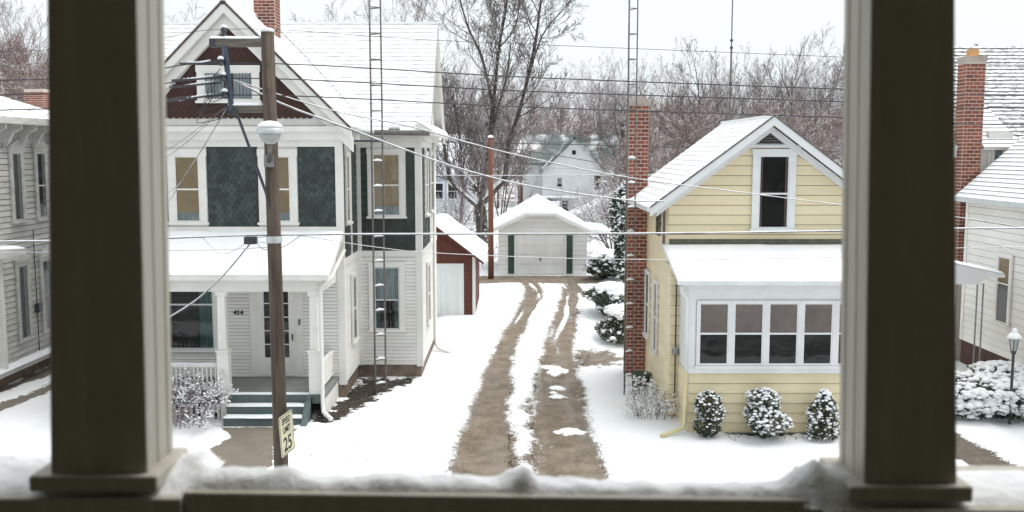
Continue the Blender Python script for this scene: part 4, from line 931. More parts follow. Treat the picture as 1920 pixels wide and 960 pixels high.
MB().lathe(-3.40, 13.6, [(.180, 6.64), (.165, 6.68), (.10, 6.725), (.0, 6.74)], 20).build('snow_cap', snow_soft, LA, smooth=True)
sa = math.radians(78)
SG = empty('speed_sign', (-3.38, 14.04, 2.1), 'tilted speed limit 25 sign nailed to the utility pole', 'sign'); SG.rotation_euler = (math.radians(-2), math.radians(-3), sa)
def sgn(m, name, mat, **k):
    o = m.build(name, mat, None, **k); o.parent = SG; return o
def rrect(w, h, r, n=5):
    P = []
    for cx, cz, a0 in ((w/2-r, h/2-r, 0), (-w/2+r, h/2-r, 90), (-w/2+r, -h/2+r, 180), (w/2-r, -h/2+r, 270)):
        P += [(cx+r*math.cos(math.radians(a0+90*i/n)), cz+r*math.sin(math.radians(a0+90*i/n))) for i in range(n+1)]
    return P
sgn(MB().prism(rrect(.46, .62, .04), -.004, .004), 'plate', sign_w)
bd = MB(); o_, i_ = rrect(.435, .595, .034), rrect(.415, .575, .028); n_ = len(o_)
bd.add([(x, -.0055, z) for x, z in o_]+[(x, -.0055, z) for x, z in i_], [(k, (k+1) % n_, n_+(k+1) % n_, n_+k) for k in range(n_)]); sgn(bd, 'border', black, fix=False)
def to_mesh(o):
    dg = bpy.context.evaluated_depsgraph_get(); dg.update(); me = bpy.data.meshes.new_from_object(o.evaluated_get(dg))
    n = bpy.data.objects.new(o.name, me); COL.objects.link(n); n.location = o.location; n.rotation_euler = o.rotation_euler; n.scale = o.scale
    p, mi = o.parent, o.matrix_parent_inverse.copy(); bpy.data.objects.remove(o); n.name = 'lettering'; n.parent = p; n.matrix_parent_inverse = mi
for body, z, s, sx in (('SPEED', .205, .135, .78), ('LIMIT', .07, .135, .78), ('25', -.155, .30, .95)):
    t_ = text(body, (0, -.0065, z), (math.radians(90), 0, 0), s, black, None, sx, .001); t_.parent = SG
for o in [o for o in bpy.data.objects if o.type == 'FONT']: to_mesh(o)

# ================================================================== wires
def spline(pts, n=10):
    P = [Vector(p) for p in pts]; out = []
    for i in range(len(P)-1):
        p0, p1, p2, p3 = P[max(i-1, 0)], P[i], P[i+1], P[min(i+2, len(P)-1)]
        for k in range(n):
            t = k/n; out.append(.5*((2*p1)+(p2-p0)*t+(2*p0-5*p1+4*p2-p3)*t*t+(3*p1-p0-3*p2+p3)*t**3))
    return out+[P[-1]]
def wire(name, pts, r, mat, label, cat='cable', group=None, n=10):
    return tag(MB().tube(spline(pts, n), r, 5).build(name, mat, None, smooth=True), label, cat, group)
def street(pts): return [(-22, 14.2, pts[0][1]-.1)]+[(x, 14.2, z) for x, z in pts]+[(22, 14.2, pts[-1][1]+.05)]
wire('power_line', street([(-7.47, 7.34), (-4.19, 7.59), (.31, 7.38), (4.91, 7.21), (7.48, 7.13)]), .009, wire_m, 'uppermost of the three thick wires on the pole rack', 'wire', 'street wires')
wire('power_line', street([(-7.48, 7.13), (-4.17, 7.37), (.31, 7.18), (4.91, 7.03), (7.49, 6.94)]), .009, wire_m, 'middle of the three thick wires on the pole rack', 'wire', 'street wires')
wire('power_line', street([(-7.49, 6.91), (-4.15, 7.13), (.31, 6.95), (4.92, 6.80), (7.51, 6.70)]), .009, wire_m, 'lowest of the three thick wires on the pole rack', 'wire', 'street wires')
wire('power_line', street([(-7.45, 7.75), (-4.18, 8.07), (-1.0, 7.91), (4.89, 7.67), (7.46, 7.57)]), .004, wire_m, 'thin topmost wire on the upper pole arm insulator', 'wire', 'street wires')
wire('telephone_cable', street([(-7.6, 4.98), (-3.48, 5.08), (1.9, 5.10), (4.98, 5.14), (7.59, 5.18)]), .016, wire_s, 'thick snow crusted telephone cable level with the porch roofs', 'cable', 'street wires')
wire('telephone_wire', street([(-5.23, 4.84), (-3.88, 5.02), (-3.29, 5.08), (-2.14, 4.91), (-1.03, 4.80), (1.75, 4.71), (5.0, 4.75), (7.6, 4.90)]), .006, wire_s, 'thin snowy wire sagging just below the thick telephone cable', 'wire', 'street wires')
wire('service_drop', [(-4.05, 14.2, 7.34), (-3.5, 14.81, 7.03), (-2.61, 15.79, 6.66), (-1.06, 17.49, 6.04), (.42, 19.1, 5.62), (2.62, 21.49, 5.23), (3.56, 22.5, 5.16)], .017, wire_s, 'twisted service cable from the pole to the yellow house eave', 'cable')
wire('service_drop', [(-4.05, 14.2, 7.34), (-2.77, 14.81, 6.94), (-1.61, 15.36, 6.7), (0.0, 16.11, 6.27), (2.08, 17.09, 5.85), (4.44, 18.19, 5.53), (6.74, 19.26, 5.23), (9.63, 20.6, 4.9), (13.2, 23.6, 4.35)], .011, wire_s, 'snowy service cable from the pole past the yellow gable window', 'cable')
wire('guy_wire', [(-3.43, 14.3, 8.1), (-3.6, 18.04, 7.82), (-3.85, 25.85, 7.0)], .006, wire_m, 'thin dark wire slanting from pole top to the snowy roof valley', 'wire')
for k, (e, r) in enumerate((((-6.5, 18, 5.5), .007), ((-7.4, 19, 5.9), .004), ((-6.9, 18.4, 5.1), .006), ((-7.9, 20, 6.0), .004))):
    wire('service_drop', [(-4.12, 14.15, 7.0), ((-4.12+e[0])/2, (14.15+e[1])/2, (7.0+e[2])/2-.12), e, (e[0]*1.35, e[1]+1.5, e[2]-.9)], r, wire_m if k % 2 else wire_s, ['snowy drop wire, lowest but one of the fan left of the pole', 'uppermost thin drop wire of the fan left of the pole', 'snowy drop wire at the bottom of the fan left of the pole', 'faint drop wire ending highest on the house left of the pole'][k], 'wire', 'drop wires left of the pole')
wire('guy_rope', [(-3.88, 14.2, 4.96), (-4.69, 14.93, 4.22), (-5.87, 16, 3.48), (-9.5, 19, 1.6)], .014, wire_s, 'snowy rope slanting down across the front porch of the green house', 'cable')
for k, (z, x0, dx) in enumerate(((7.60, -4.25, .55), (7.38, -4.22, .7), (7.30, -4.2, .75), (7.12, -4.2, .8))):
    m = MB().tube(spline([(x0, 14.08, z), (x0-dx*.4, 14.05, z-.03), (x0-dx, 14.08, z-.03-.02*k)]), .016, 6); sl = m.build('splice_cover', iron, UP_, smooth=True)
    MB().tube(spline([(x0-.1, 14.08, z+.018), (x0-dx*.4, 14.05, z-.01), (x0-dx*.8, 14.08, z-.018-.02*k)]), [.004]+[.006+.012*abs(math.sin(q*1.7+k)) for q in range(19)]+[.004], 6).build('snow_cap', snow_soft, UP_, smooth=True)
for k in range(5):
    z = 7.5-.1*k; MB().tube(spline([(-4.2-.03*k, 14.05, z), (-4.34-.05*k, 14.02, z-.2-.03*k), (-4.28-.06*k, 14.04, z-.38), (-4.14, 14.07, z-.3)]), .006, 5).build('jumper_loop', wire_m, UP_, smooth=True)
tb = empty('terminal_box', (-3.88, 14.2, 5.0), 'small dark terminal box hung on the telephone cable', 'box')
MB().box(-3.97, -3.79, 14.14, 14.26, 4.94, 5.05).build('case', iron, tb, bevel=.01); MB().tube(spline([(-3.8, 14.2, 4.98), (-3.68, 14.2, 4.86), (-3.4, 14.2, 4.9), (-3.15, 14.2, 5.06)]), .007, 5).build('tail', wire_s, tb)
MB().tube(spline([(-3.95, 14.2, 4.97), (-4.1, 14.2, 4.86), (-4.35, 14.2, 4.8), (-4.6, 14.2, 5.05)]), .006, 5).build('tail', wire_s, tb)
p2 = empty('far_pole', (-1.05, 47.5, 0), 'reddish brown pole standing beside the white garage', 'utility pole')
MB().tube([(-1.05, 47.5, -.1), (-1.05, 47.5, 7.0)], [.15, .11], 10).build('shaft', pole_red, p2, smooth=True); MB().lathe(-1.05, 47.5, [(.13, 7.0), (.14, 7.06), (.08, 7.12), (0, 7.13)], 10).build('snow_cap', snow_soft, p2)
wire('far_wire', [(-26, 47.5, 6.9), (-1.05, 47.5, 6.75), (30, 47.5, 5.9)], .022, wire_m, 'dark wire crossing behind the houses at the reddish pole top', 'wire', 'wires on the reddish pole')
wire('far_wire', [(-26, 47.4, 5.4), (-1.05, 47.4, 5.15), (30, 47.4, 5.35)], .022, wire_s, 'snowy wire crossing behind the houses midway up the reddish pole', 'wire', 'wires on the reddish pole')
wire('far_wire', [(-14, 40, 7.3), (-1.05, 47.4, 6.6), (14, 60, 4.0)], .02, wire_m, 'wire running from the reddish pole down towards the far white house', 'wire', 'wires on the reddish pole')

# ================================================================== aerial towers
def tower(name, label, A, Bp, Cp, top, step, z0, mat, r):
    t = empty(name, (A[0], A[1], 0), label, 'tower', 'aerial towers')
    for q in (A, Bp, Cp): MB().tube([(*q, -.1), (*q, top)], r, 6).build('leg', mat, t, smooth=True)
    z = z0; k = 0
    while z < top:
        for p, q in ((A, Bp), (Bp, Cp), (Cp, A)): MB().tube([(*p, z), (*q, z)], r*.65, 5).build('rung', mat, t)
        z += step; k += 1
    s = MB(); z = z0
    while z < 6.2:
        s.tube([(A[0]+(Bp[0]-A[0])*.08, A[1]+(Bp[1]-A[1])*.08-.01, z+.025), ((A[0]+Bp[0])/2, (A[1]+Bp[1])/2-.01, z+.042), (A[0]+(Bp[0]-A[0])*.92, A[1]+(Bp[1]-A[1])*.92-.01, z+.025)], [.02, .034, .02], 6); z += step
    o = s.build('snow_cap', snow_soft, t, smooth=True); o['kind'] = 'stuff'
tower('aerial_tower', 'grey lattice aerial tower standing against the green and white house', (-3.55, 24.42), (-3.30, 24.62), (-3.60, 24.80), 12.5, .64, .30, galv_b, .025)
tower('aerial_tower', 'grey lattice aerial tower standing against the brick chimney of the yellow house', (2.90, 24.30), (3.13, 24.42), (2.95, 24.62), 12.5, .62, .55, galv_b, .018)
tk = MB(); tk.box(-4.15, -3.2, 24.40, 24.44, 6.55, 6.60); tk.build('wall_bracket', iron, bpy.data.objects['aerial_tower'])

# ================================================================== trees
def grow(out, rnd, p, d, L, r, lev, maxlev, P):
    n = P['seg'][min(lev, len(P['seg'])-1)]; pts = [p.copy()]; rad = [r]; q = p.copy(); dd = d.normalized()
    for i in range(n):
        dd = (dd+Vector((rnd.gauss(0, 1), rnd.gauss(0, 1), rnd.gauss(0, 1)))*P['wob'][min(lev, len(P['wob'])-1)]+Vector((0, 0, P['up'][min(lev, len(P['up'])-1)]))).normalized()
        q = q+dd*(L/n); pts.append(q.copy()); rad.append(max(P['rmin'], r*(1-.80*(i+1)/n)))
    out.append((pts, rad, lev))
    if lev >= maxlev: return
    nc = P['kids'][min(lev, len(P['kids'])-1)]
    for k in range(nc):
        t = P['from'][min(lev, len(P['from'])-1)]; t = t+(1-t)*(k+rnd.random())/nc
        x = t*n; i = min(int(x), n-1); f = x-i; base = pts[i].lerp(pts[i+1], f); rr = rad[i]*(1-f)+rad[i+1]*f
        ax = (pts[i+1]-pts[i]).normalized(); side = ax.orthogonal(); side.rotate(Matrix.Rotation(rnd.random()*6.283, 3, ax).to_quaternion())
        an_ = math.radians(rnd.uniform(*P['ang'])); cd = ax*math.cos(an_)+side.normalized()*math.sin(an_)
        grow(out, rnd, base, cd, L*rnd.uniform(*P['len'])*(1-.35*t), max(P['rmin'], rr*.62), lev+1, maxlev, P)
def tree_parts(root, out, trunk_lv, tm, cm, sides=(8, 6, 4, 3, 3, 3)):
    a, b = MB(), MB()
    for pts, rad, lev in out:
        (a if lev <= trunk_lv else b).tube(pts, rad, sides[min(lev, len(sides)-1)], cap=False)
    o1 = a.build('trunk', tm, None, smooth=True, fix=False); o2 = b.build('crown', cm, None, smooth=True, fix=False)
    o1.parent = root; o2.parent = root
def proto(seed, h, r, P, maxlev, tm, cm, tl=1, lean=0, forks=1):
    rnd = random.Random(seed); out = []
    for k in range(forks):
        a = rnd.random()*6.28; s = lean if forks == 1 else .12+.12*rnd.random()
        grow(out, rnd, Vector((.2*math.cos(a)*(forks > 1), .2*math.sin(a)*(forks > 1), -.3)), Vector((s*math.cos(a), s*math.sin(a), 1)), h*(.72+.1*rnd.random()), r*(1 if forks == 1 else .75), 0, maxlev, P)
    root = bpy.data.objects.new('woodland_tree', None); COL.objects.link(root); tree_parts(root, out, tl, tm, cm); return root
VASE = dict(seg=(8, 6, 5, 4, 3), wob=(.06, .10, .13, .16, .18), up=(.03, .10, .09, .06, .03), kids=(9, 6, 5, 4), ang=(24, 48), len=(.42, .62), rmin=.010)
VASE['from'] = (.25, .2, .15, .1)
BROAD = dict(VASE, ang=(32, 62), kids=(10, 6, 5, 4), up=(.02, .05, .05, .03, .0)); BROAD['from'] = (.2, .2, .15, .1)
SLIM = dict(VASE, ang=(18, 38), len=(.30, .48), kids=(12, 6, 4, 4), up=(.02, .14, .12, .08, .05)); SLIM['from'] = (.3, .2, .1, .1)
BRUSH = dict(VASE, ang=(18, 45), len=(.45, .7), kids=(6, 5, 5, 4), up=(.02, .06, .05, .02, .02)); BRUSH['from'] = (.12, .15, .1, .1)
protos = [proto(11, 17, .22, VASE, 4, bark_l, twig_p), proto(12, 16, .24, BROAD, 4, bark_l, twig_p), proto(13, 17, .18, SLIM, 4, bark_l, twig_p),
          proto(14, 16, .20, VASE, 4, bark_l, twig_p, forks=2), proto(15, 9, .10, BRUSH, 4, bark_l, twig_r, forks=4), proto(16, 17, .20, SLIM, 4, bark, twig_d, forks=2)]
LAB = ['tall bare vase shaped tree in the purple grey woods', 'broad bare tree with spreading limbs in the woods', 'slim bare upright tree in the woods', 'twin stemmed bare tree in the woods',
       'reddish brown many stemmed thicket tree below the woods', 'dark barked twin stemmed tree in the woods']
GRP = ['tall vase trees of the wood', 'broad trees of the wood', 'slim trees of the wood', 'twin stemmed trees of the wood', 'reddish thicket trees', 'dark barked trees of the wood']
used_p = [False]*len(protos)
def plant(k, x, y, s=1.0, z=0.0, rz=None):
    o = protos[k] if not used_p[k] else copy_tree(protos[k]); used_p[k] = True
    o.location = (x, y, z); o.rotation_euler = (0, 0, R.random()*6.28 if rz is None else rz); o.scale = (s, s, s*R.uniform(.92, 1.08))
    o.name = 'thicket_tree' if k == 4 else 'woodland_tree'; tag(o, LAB[k], 'tree', GRP[k]); return o
def hz(y): t = min(1, max(0, (y-104)/150)); return -.6+11*t*t*(3-2*t) if y > 104 else 0
rw = random.Random(5)
for y, x0, x1, n, s0, s1, ks in ((108, -10, 40, 13, .62, .85, (0, 1, 2, 3, 5)), (122, -12, 46, 15, .75, .95, (0, 1, 2, 3)), (140, -14, 54, 16, .80, 1.05, (0, 1, 2, 3)), (160, -16, 62, 16, .9, 1.1, (0, 2, 3)), (182, -18, 70, 15, 1.0, 1.2, (0, 1, 3))):
    for i in range(n):
        x = x0+(x1-x0)*(i+rw.uniform(.1, .9))/n; yy = y+rw.uniform(-5, 5); plant(rw.choice(ks), x, yy, rw.uniform(s0, s1), hz(yy))
for x, y, s in ((9.5, 62, .8), (11.5, 66, .95), (13.5, 60, .85), (16, 64, .95), (18.5, 62, .9), (21, 66, 1.0), (23.5, 62, .9), (14.8, 72, 1.05), (19.5, 74, 1.1), (10, 76, .9), (26, 70, 1.0), (7.6, 70, .7), (12, 84, 1.2), (17, 86, 1.25), (22.5, 84, 1.2), (27, 88, 1.25), (31, 84, 1.2), (35, 92, 1.3), (29, 76, 1.0), (-1, 92, 1.1), (-5, 98, 1.2), (8, 100, 1.2), (-9, 102, 1.3), (4.5, 118, 1.4), (13, 104, 1.3), (20, 104, 1.4), (26, 104, 1.3)): plant(4, x, y, s)
for x, y, s, k in ((-60, 116, 1.55, 1), (-55, 110, 1.3, 0), (-52, 102, 1.2, 3), (-58, 108, 1.45, 3), (-62, 112, 1.4, 0), (-50.5, 98, 1.1, 1), (-49, 96, 1.9, 4), (-53, 100, 2.0, 4), (-56, 104, 2.1, 4), (-45, 90, 1.7, 4), (-22, 125, 1.55, 3), (-26, 128, 1.5, 1), (-38, 122, 1.45, 1), (-14, 118, 1.62, 1), (-11.5, 112, 1.4, 0), (-9.5, 106, 1.1, 3),
                   (-44, 118, .7, 0), (-7, 96, .75, 5), (64, 130, .5, 2)): plant(k, x, y, s, hz(y))
for x, y, s, k in ((25.0, 96, .92, 2), (32, 98, .95, 0), (20, 92, .80, 3), (12, 96, .72, 5), (-4, 75, .62, 2), (-7, 70, .55, 1), (1.5, 121, .9, 3), (5.5, 106, .85, 1)): plant(k, x, y, s)

# the big low-forked tree behind the garage
BT = empty('snowy_tree', (-2.2, 60, 0), 'big low forking bare tree with snow laden limbs behind the garage', 'tree')
def ip(x, y, Y=60.0):                                   # sketch of the limbs as seen square on at 60 m
    return Vector(((x-960)/1800*Y*.998, Y, CAM_H+(285-y)/1800*Y*1.005))
rb = random.Random(21); bo = []
TW = dict(VASE, ang=(22, 50), len=(.40, .65), kids=(8, 6, 5, 4), up=(.05, .08, .06, .04, .02), rmin=.012, wob=(.08, .11, .14, .16, .18)); TW['from'] = (.15, .15, .1, .1)
limbs = [([(905, 470), (903, 420), (900, 385)], [.62, .55, .50], 0, 0),
         ([(900, 390), (915, 300), (925, 200)], [.34, .24, .20], 0, 3), ([(925, 205), (905, 115), (880, 60), (858, -10)], [.15, .12, .09, .05], 0, 8), ([(925, 205), (936, 95), (948, 30), (958, -60)], [.16, .13, .10, .06], 0, 9),
         ([(905, 378), (930, 352), (947, 330), (954, 270), (975, 205), (1000, 100), (1012, 20), (1018, -60)], [.34, .30, .24, .20, .17, .13, .10, .06], .5, 12),
         ([(985, 170), (1015, 75), (1060, 20), (1085, -15)], [.09, .07, .05, .03], 0, 7), ([(936, 95), (965, 60), (975, 10), (985, -40)], [.07, .06, .05, .03], 0, 6),
         ([(895, 385), (866, 360), (845, 335), (836, 290), (828, 240), (815, 170)], [.26, .20, .17, .13, .10, .05], -.6, 7), ([(900, 380), (872, 352), (862, 318), (863, 270), (850, 180)], [.20, .15, .12, .10, .05], .3, 6),
         ([(915, 365), (880, 352), (850, 350), (815, 310), (790, 285)], [.16, .14, .12, .08, .05], .6, 5), ([(905, 372), (885, 340), (868, 322), (842, 308)], [.12, .10, .07, .04], -.4, 4),
         ([(925, 240), (935, 200), (950, 150), (958, 90)], [.13, .11, .09, .05], -1.2, 6)]
SNW = MB()
for pix, rad, dy, nk in limbs:
    pts = spline([ip(x, y)+Vector((0, dy*k/max(1, len(pix)-1), 0)) for k, (x, y) in enumerate(pix)], 5)
    rr = [.68*q for q in np.interp(np.linspace(0, len(pix)-1, len(pts)), range(len(pix)), rad)]; bo.append((pts, rr, 0))
    nk = int(nk*1.4)
    for k in range(nk):
        i = int(len(pts)*(.15+.8*(k+rb.random())/nk)); i = min(i, len(pts)-2); ax = (pts[i+1]-pts[i]).normalized(); sd2 = ax.orthogonal(); sd2.rotate(Matrix.Rotation(rb.random()*6.283, 3, ax).to_quaternion())
        an_ = math.radians(rb.uniform(25, 50)); grow(bo, rb, pts[i], ax*math.cos(an_)+sd2.normalized()*math.sin(an_), rb.uniform(2.2, 4.4), rr[i]*.45, 1, 4, TW)
    for p, q, r1 in zip(pts, pts[1:], rr):
        d = (q-p).normalized()
        if abs(d.z) < .83 and p.z < 6.5: SNW.tube([p+Vector((0, -.02, r1*.75)), q+Vector((0, -.02, r1*.75))], r1*.75+.03, 6)
tree_parts(BT, bo, 0, bark, twig_d)
for c in BT.children: c.matrix_parent_inverse = Matrix.Translation(-Vector(BT.location))
o = SNW.build('limb_snow', snow_soft, BT, smooth=True); o['kind'] = 'stuff'
for x, y, h, rz in ((-3.0, 56, 5.0, 0), (-1.9, 57, 6.0, 2), (.2, 70, 6.5, 1)):
    st_ = empty('sapling', (x, y, 0), ['pale sapling left of the big tree', 'pale sapling beside the red brown pole', 'pale sapling in front of the far brick house'][int(rz == 2)+2*int(rz == 1)], 'tree')
    so = []; grow(so, random.Random(rz+50), Vector((x, y, 0)), Vector((.05, 0, 1)), h, .08, 0, 3, dict(SLIM, rmin=.008)); tree_parts(st_, so, 0, bark_l, twig_p)
    for c in st_.children: c.matrix_parent_inverse = Matrix.Translation(-Vector(st_.location))

# spruces at the edge of the wood
def spruce(x, y, h, w_, z, label):
    t = empty('spruce', (x, y, z), label, 'tree', 'spruces'); rn = random.Random(int(x*7))
    MB().tube([(x, y, z), (x, y, z+h)], [.25, .02], 6).build('trunk', bark, t)
    m = MB()
    for k in range(260):
        f = k/260; zz = z+h*(.06+.93*f); L = w_*(1-f)**.8*rn.uniform(.7, 1.1)+.1; a = rn.random()*6.283; dr = Vector((math.cos(a), math.sin(a), -.28)); sd2 = Vector((-math.sin(a), math.cos(a), 0))
        for j in range(7):
            c = Vector((x, y, zz))+dr*L*(j+.6)/7+Vector((0, 0, .05*j*j*.1)); s = .16+.22*(1-j/7)*min(1, L/2)
            for sg in (-1, 1):
                m.add([c, c+dr*s*.9, c+sd2*sg*s+dr*s*.7-Vector((0, 0, .12))], [(0, 1, 2)])
    m.build('crown', needle, t, fix=False)
# nearer dark trees standing out in front of the wood, and arching brush bent under snow
snowtwig = pm('snow_laden_twig', (.15, .11, .10), (.11, .08, .075), .3, .9, snow=.12, snoise=4)
FINE = dict(VASE, kids=(11, 7, 5, 4), ang=(20, 46), len=(.38, .58), rmin=.009); FINE['from'] = (.28, .15, .1, .1)
ARCH = dict(VASE, seg=(7, 6, 5, 4), up=(-.06, -.05, -.03, -.02), kids=(7, 5, 4), ang=(25, 60), len=(.40, .62), rmin=.012, wob=(.10, .14, .16, .18)); ARCH['from'] = (.15, .15, .1, .1)
protos += [proto(41, 18, .20, FINE, 4, bark, twig_d), proto(42, 17, .17, FINE, 4, bark, twig_d, forks=2), proto(43, 6.5, .09, ARCH, 3, bark_l, snowtwig, forks=6)]; used_p += [False]*3
LAB += ['tall dark trunked tree standing in front of the grey woods', 'tall dark forked tree standing in front of the grey woods', 'arching brush bent under snow below the woods']
GRP += ['dark trees before the wood', 'dark forked trees before the wood', 'arching snowy brush']
for x, y, s, k in ((14.8, 84, .70, 6), (13.2, 90, .86, 7), (17.2, 88, .98, 6), (19.6, 94, .90, 7), (27.0, 92, 1.02, 6), (30.2, 96, 1.06, 7), (33.5, 90, .9, 6), (-3.4, 84, .78, 7), (-7.4, 90, .8, 6), (23.5, 86, .85, 7), (10.2, 100, .85, 7), (-50, 104, .8, 7), (-47, 98, .7, 6)): plant(k, x, y, s)
for x, y, s in ((7.2, 54, .9), (8.8, 58, 1.0), (10.6, 52, .95), (12.6, 56, 1.05), (6.4, 60, .85), (15, 60, 1.0), (17.5, 54, 1.0), (19.5, 50, 1.0), (21.5, 56, 1.1), (-4.2, 66, .8), (23.5, 52, 1.0)): plant(8, x, y, s)
spruce(35.9, 104, 18.5, 3.6, 0, 'dark spruce at the edge of the woods beside the porch column'); spruce(33, 118, 12, 3.0, 0, 'short dark spruce below the bare trees near the yellow roof')
spruce(37.9, 80, 15.2, 3.2, 0, 'dark spruce tip behind the clay topped chimney'); spruce(41, 112, 16, 3.6, 0, 'tall blue green spruce rising behind the yellow gable')

# ================================================================== shrubs
def shrub(name, label, c, rx, ry, h, n_leaf, leaf, mat, n_snow, ssz, stems=10, cone=0.0, group=None, top=.15, seed=1, cat='shrub', twig=None, low=.06):
    rn = random.Random(seed); t = empty(name, (c[0], c[1], 0), label, cat, group); x, y = c[0], c[1]
    def rad(f): return (math.sqrt(max(0, 1-(2*f-1)**4)) if not cone else (1-f)**cone*.9+.12) if f < 1 else .1
    s = MB()
    for k in range(stems):
        a = rn.random()*6.28; f = rn.uniform(.6, .95); q = rad(f)*.6
        s.tube(spline([(x+.08*rx*math.cos(a), y+.08*ry*math.sin(a), 0), (x+q*.5*rx*math.cos(a+.2), y+q*.5*ry*math.sin(a+.2), h*f*.5), (x+q*rx*math.cos(a), y+q*ry*math.sin(a), h*f)], 4), [.02]*4+[.012]*4+[.006], 4, cap=False)
    s.build('stems', twig or bark, t, fix=False)
    lump = [(rn.random()*6.28, rn.random(), rn.uniform(.15, .5)) for _ in range(12)]
    def surf(a, f, k):
        g = 1
        for la, lf, lw in lump: g += lw*math.exp(-((math.cos(a-la)-1)**2*3+((f-lf)/.16)**2))
        return Vector((x+rx*rad(f)*k*g*.85*math.cos(a), y+ry*rad(f)*k*g*.85*math.sin(a), low*h+h*(1-low)*f))
    m = MB()
    for k in range(n_leaf):
        a = rn.random()*6.283; f = rn.random(); p = surf(a, f, rn.uniform(.55, 1.0)**.6*(1 if rn.random() < .85 else rn.uniform(1.0, 1.22)))
        u = Vector((rn.gauss(0, 1), rn.gauss(0, 1), rn.gauss(0, .6))).normalized(); v = u.orthogonal(); v.rotate(Matrix.Rotation(rn.random()*6.28, 3, u).to_quaternion()); v.normalize(); l = leaf*rn.uniform(.6, 1.3)
        m.add([p-u*l, p+v*l*.5, p+u*l, p-v*l*.5], [(0, 1, 2, 3)])
    m.build('foliage', mat, t, fix=False)
    m = MB()
    for k in range(n_snow):
        a = rn.random()*6.283; f = 1-(rn.random()**1.1)*(1-top) if rn.random() < .75 else rn.random(); p = surf(a, f, rn.uniform(.80, 1.04)); z_ = ssz*rn.uniform(.45, 1.35)
        m.blob((p.x, p.y, p.z+z_*.3), z_*1.25, z_*1.25, z_*.72, rn)
    o = m.build('snow_clumps', snow_soft, t, smooth=True, fix=False); o['kind'] = 'stuff'; return t
shrub('evergreen_shrub', 'narrow snow flecked evergreen nearest the cream downspout', (4.32, 20.62), .25, .24, 1.08, 2600, .028, leaf_d, 230, .028, seed=1, group='porch shrubs', top=.3)
shrub('evergreen_shrub', 'widest of the three snowy evergreens, under the porch windows', (5.55, 20.62), .36, .30, 1.12, 3200, .03, leaf_d, 480, .036, seed=2, group='porch shrubs', top=.1)
shrub('evergreen_shrub', 'evergreen with a lopsided snowy crown beside the porch column', (6.85, 20.62), .36, .30, 1.12, 2900, .03, leaf_d, 340, .034, seed=3, cone=.7, group='porch shrubs', top=.1)
shrub('clipped_bush', 'large clipped dark green bush with flat snowy top beyond the tower', (3.95, 36.4), .78, 1.4, 1.2, 9000, .05, leaf_d, 700, .085, seed=4, group='driveway bushes', top=.86)
shrub('clipped_bush', 'rounded olive bush with snowy top between tower and driveway', (3.68, 31.6), .62, 1.0, 1.12, 7000, .045, leaf_o, 520, .075, seed=5, group='driveway bushes', top=.84)
shrub('dark_hedge', 'dark green hedge with snowy top beside the garage', (4.75, 47.6), .9, .9, 1.35, 5000, .07, leaf_d, 330, .13, seed=6, top=.80, cat='hedge')
shrub('ivy_column', 'tall ragged evergreen thick with snow behind the brick chimney', (5.32, 45.0), .55, .7, 4.9, 9000, .07, leaf_d, 900, .055, seed=7, top=.02, cat='tree')
shrub('snow_bush', 'big spreading bush heaped with snow in front of the right house', (11.3, 22.75), 1.75, 1.0, .80, 9000, .05, leaf_d, 1900, .078, seed=8, top=.22, cat='bush')
shrub('ground_bush', 'low snowy bush in front of the canopy posts', (12.5, 23.8), .8, .7, .95, 4000, .05, leaf_d, 700, .07, seed=9, top=.25, cat='bush')
def twiggy(name, label, c, w_, h, n, seed, mat, snow_n, ssz, lv=3, cat='bush', group=None, depth=.5):
    rn = random.Random(seed); t = empty(name, (c[0], c[1], 0), label, cat, group); out = []; Pm = dict(BRUSH, rmin=.0035, kids=(5, 4, 3, 3), ang=(15, 50), up=(.02, .03, .02, .0), len=(.4, .65), seg=(5, 4, 3, 3), wob=(.14, .18, .2, .2))
    for k in range(n):
        x = c[0]+w_*rn.uniform(-.42, .42); y = c[1]+w_*depth*rn.uniform(-.42, .42)
        grow(out, rn, Vector((x, y, 0)), Vector(((x-c[0])/w_*1.1, (y-c[1])/w_, 1)), h*rn.uniform(.65, .95), .010, 1, lv, Pm)
    tree_parts(t, out, 1, mat, mat); 
    for ch in t.children: ch.matrix_parent_inverse = Matrix.Translation(-Vector(t.location))
    for ch in t.children: ch.name = 'stems' if ch.name.startswith('trunk') else 'twigs'; ch['kind'] = 'stuff'
    m = MB(); tips = [p for pts, _, lev in out if lev >= 2 for p in pts[1:]]
    for k in range(snow_n):
        p = rn.choice(tips); s = ssz*rn.uniform(.4, 1.4); m.blob((p.x, p.y, p.z+s*.4), s*1.2, s*1.2, s*.8, rn)
    o = m.build('snow_clumps', snow_soft, t, smooth=True, fix=False); o['kind'] = 'stuff'
twiggy('twiggy_bush', 'bare twiggy bush dotted with snow before the porch balusters', (-7.72, 21.7), 1.35, 1.25, 46, 31, twig_p, 2600, .017, lv=4)
twiggy('twiggy_bush', 'low wiry bush dusted with snow at the side of the yellow house', (3.35, 22.2), 1.0, .75, 26, 32, twig_p, 420, .018)
twiggy('twiggy_bush', 'small snowy bush against the foundation behind the wiry bush', (3.45, 24.0), .7, .6, 14, 33, twig_d, 160, .03)
for i, (x, y, s, n) in enumerate(((-4.6, 53, 4.2, 34), (-2.6, 52, 3.4, 28), (-5.5, 58, 4.0, 28))):
    twiggy('bramble_thicket', ['snowy bramble thicket behind the red shed roof', 'snowy brambles between the shed and the reddish pole', 'snowy brambles under the limbs of the big tree'][i], (x, y), s, 3.0 if i != 1 else 2.2, n, 60+i, twig_p, 900, .035, lv=4, cat='bramble')
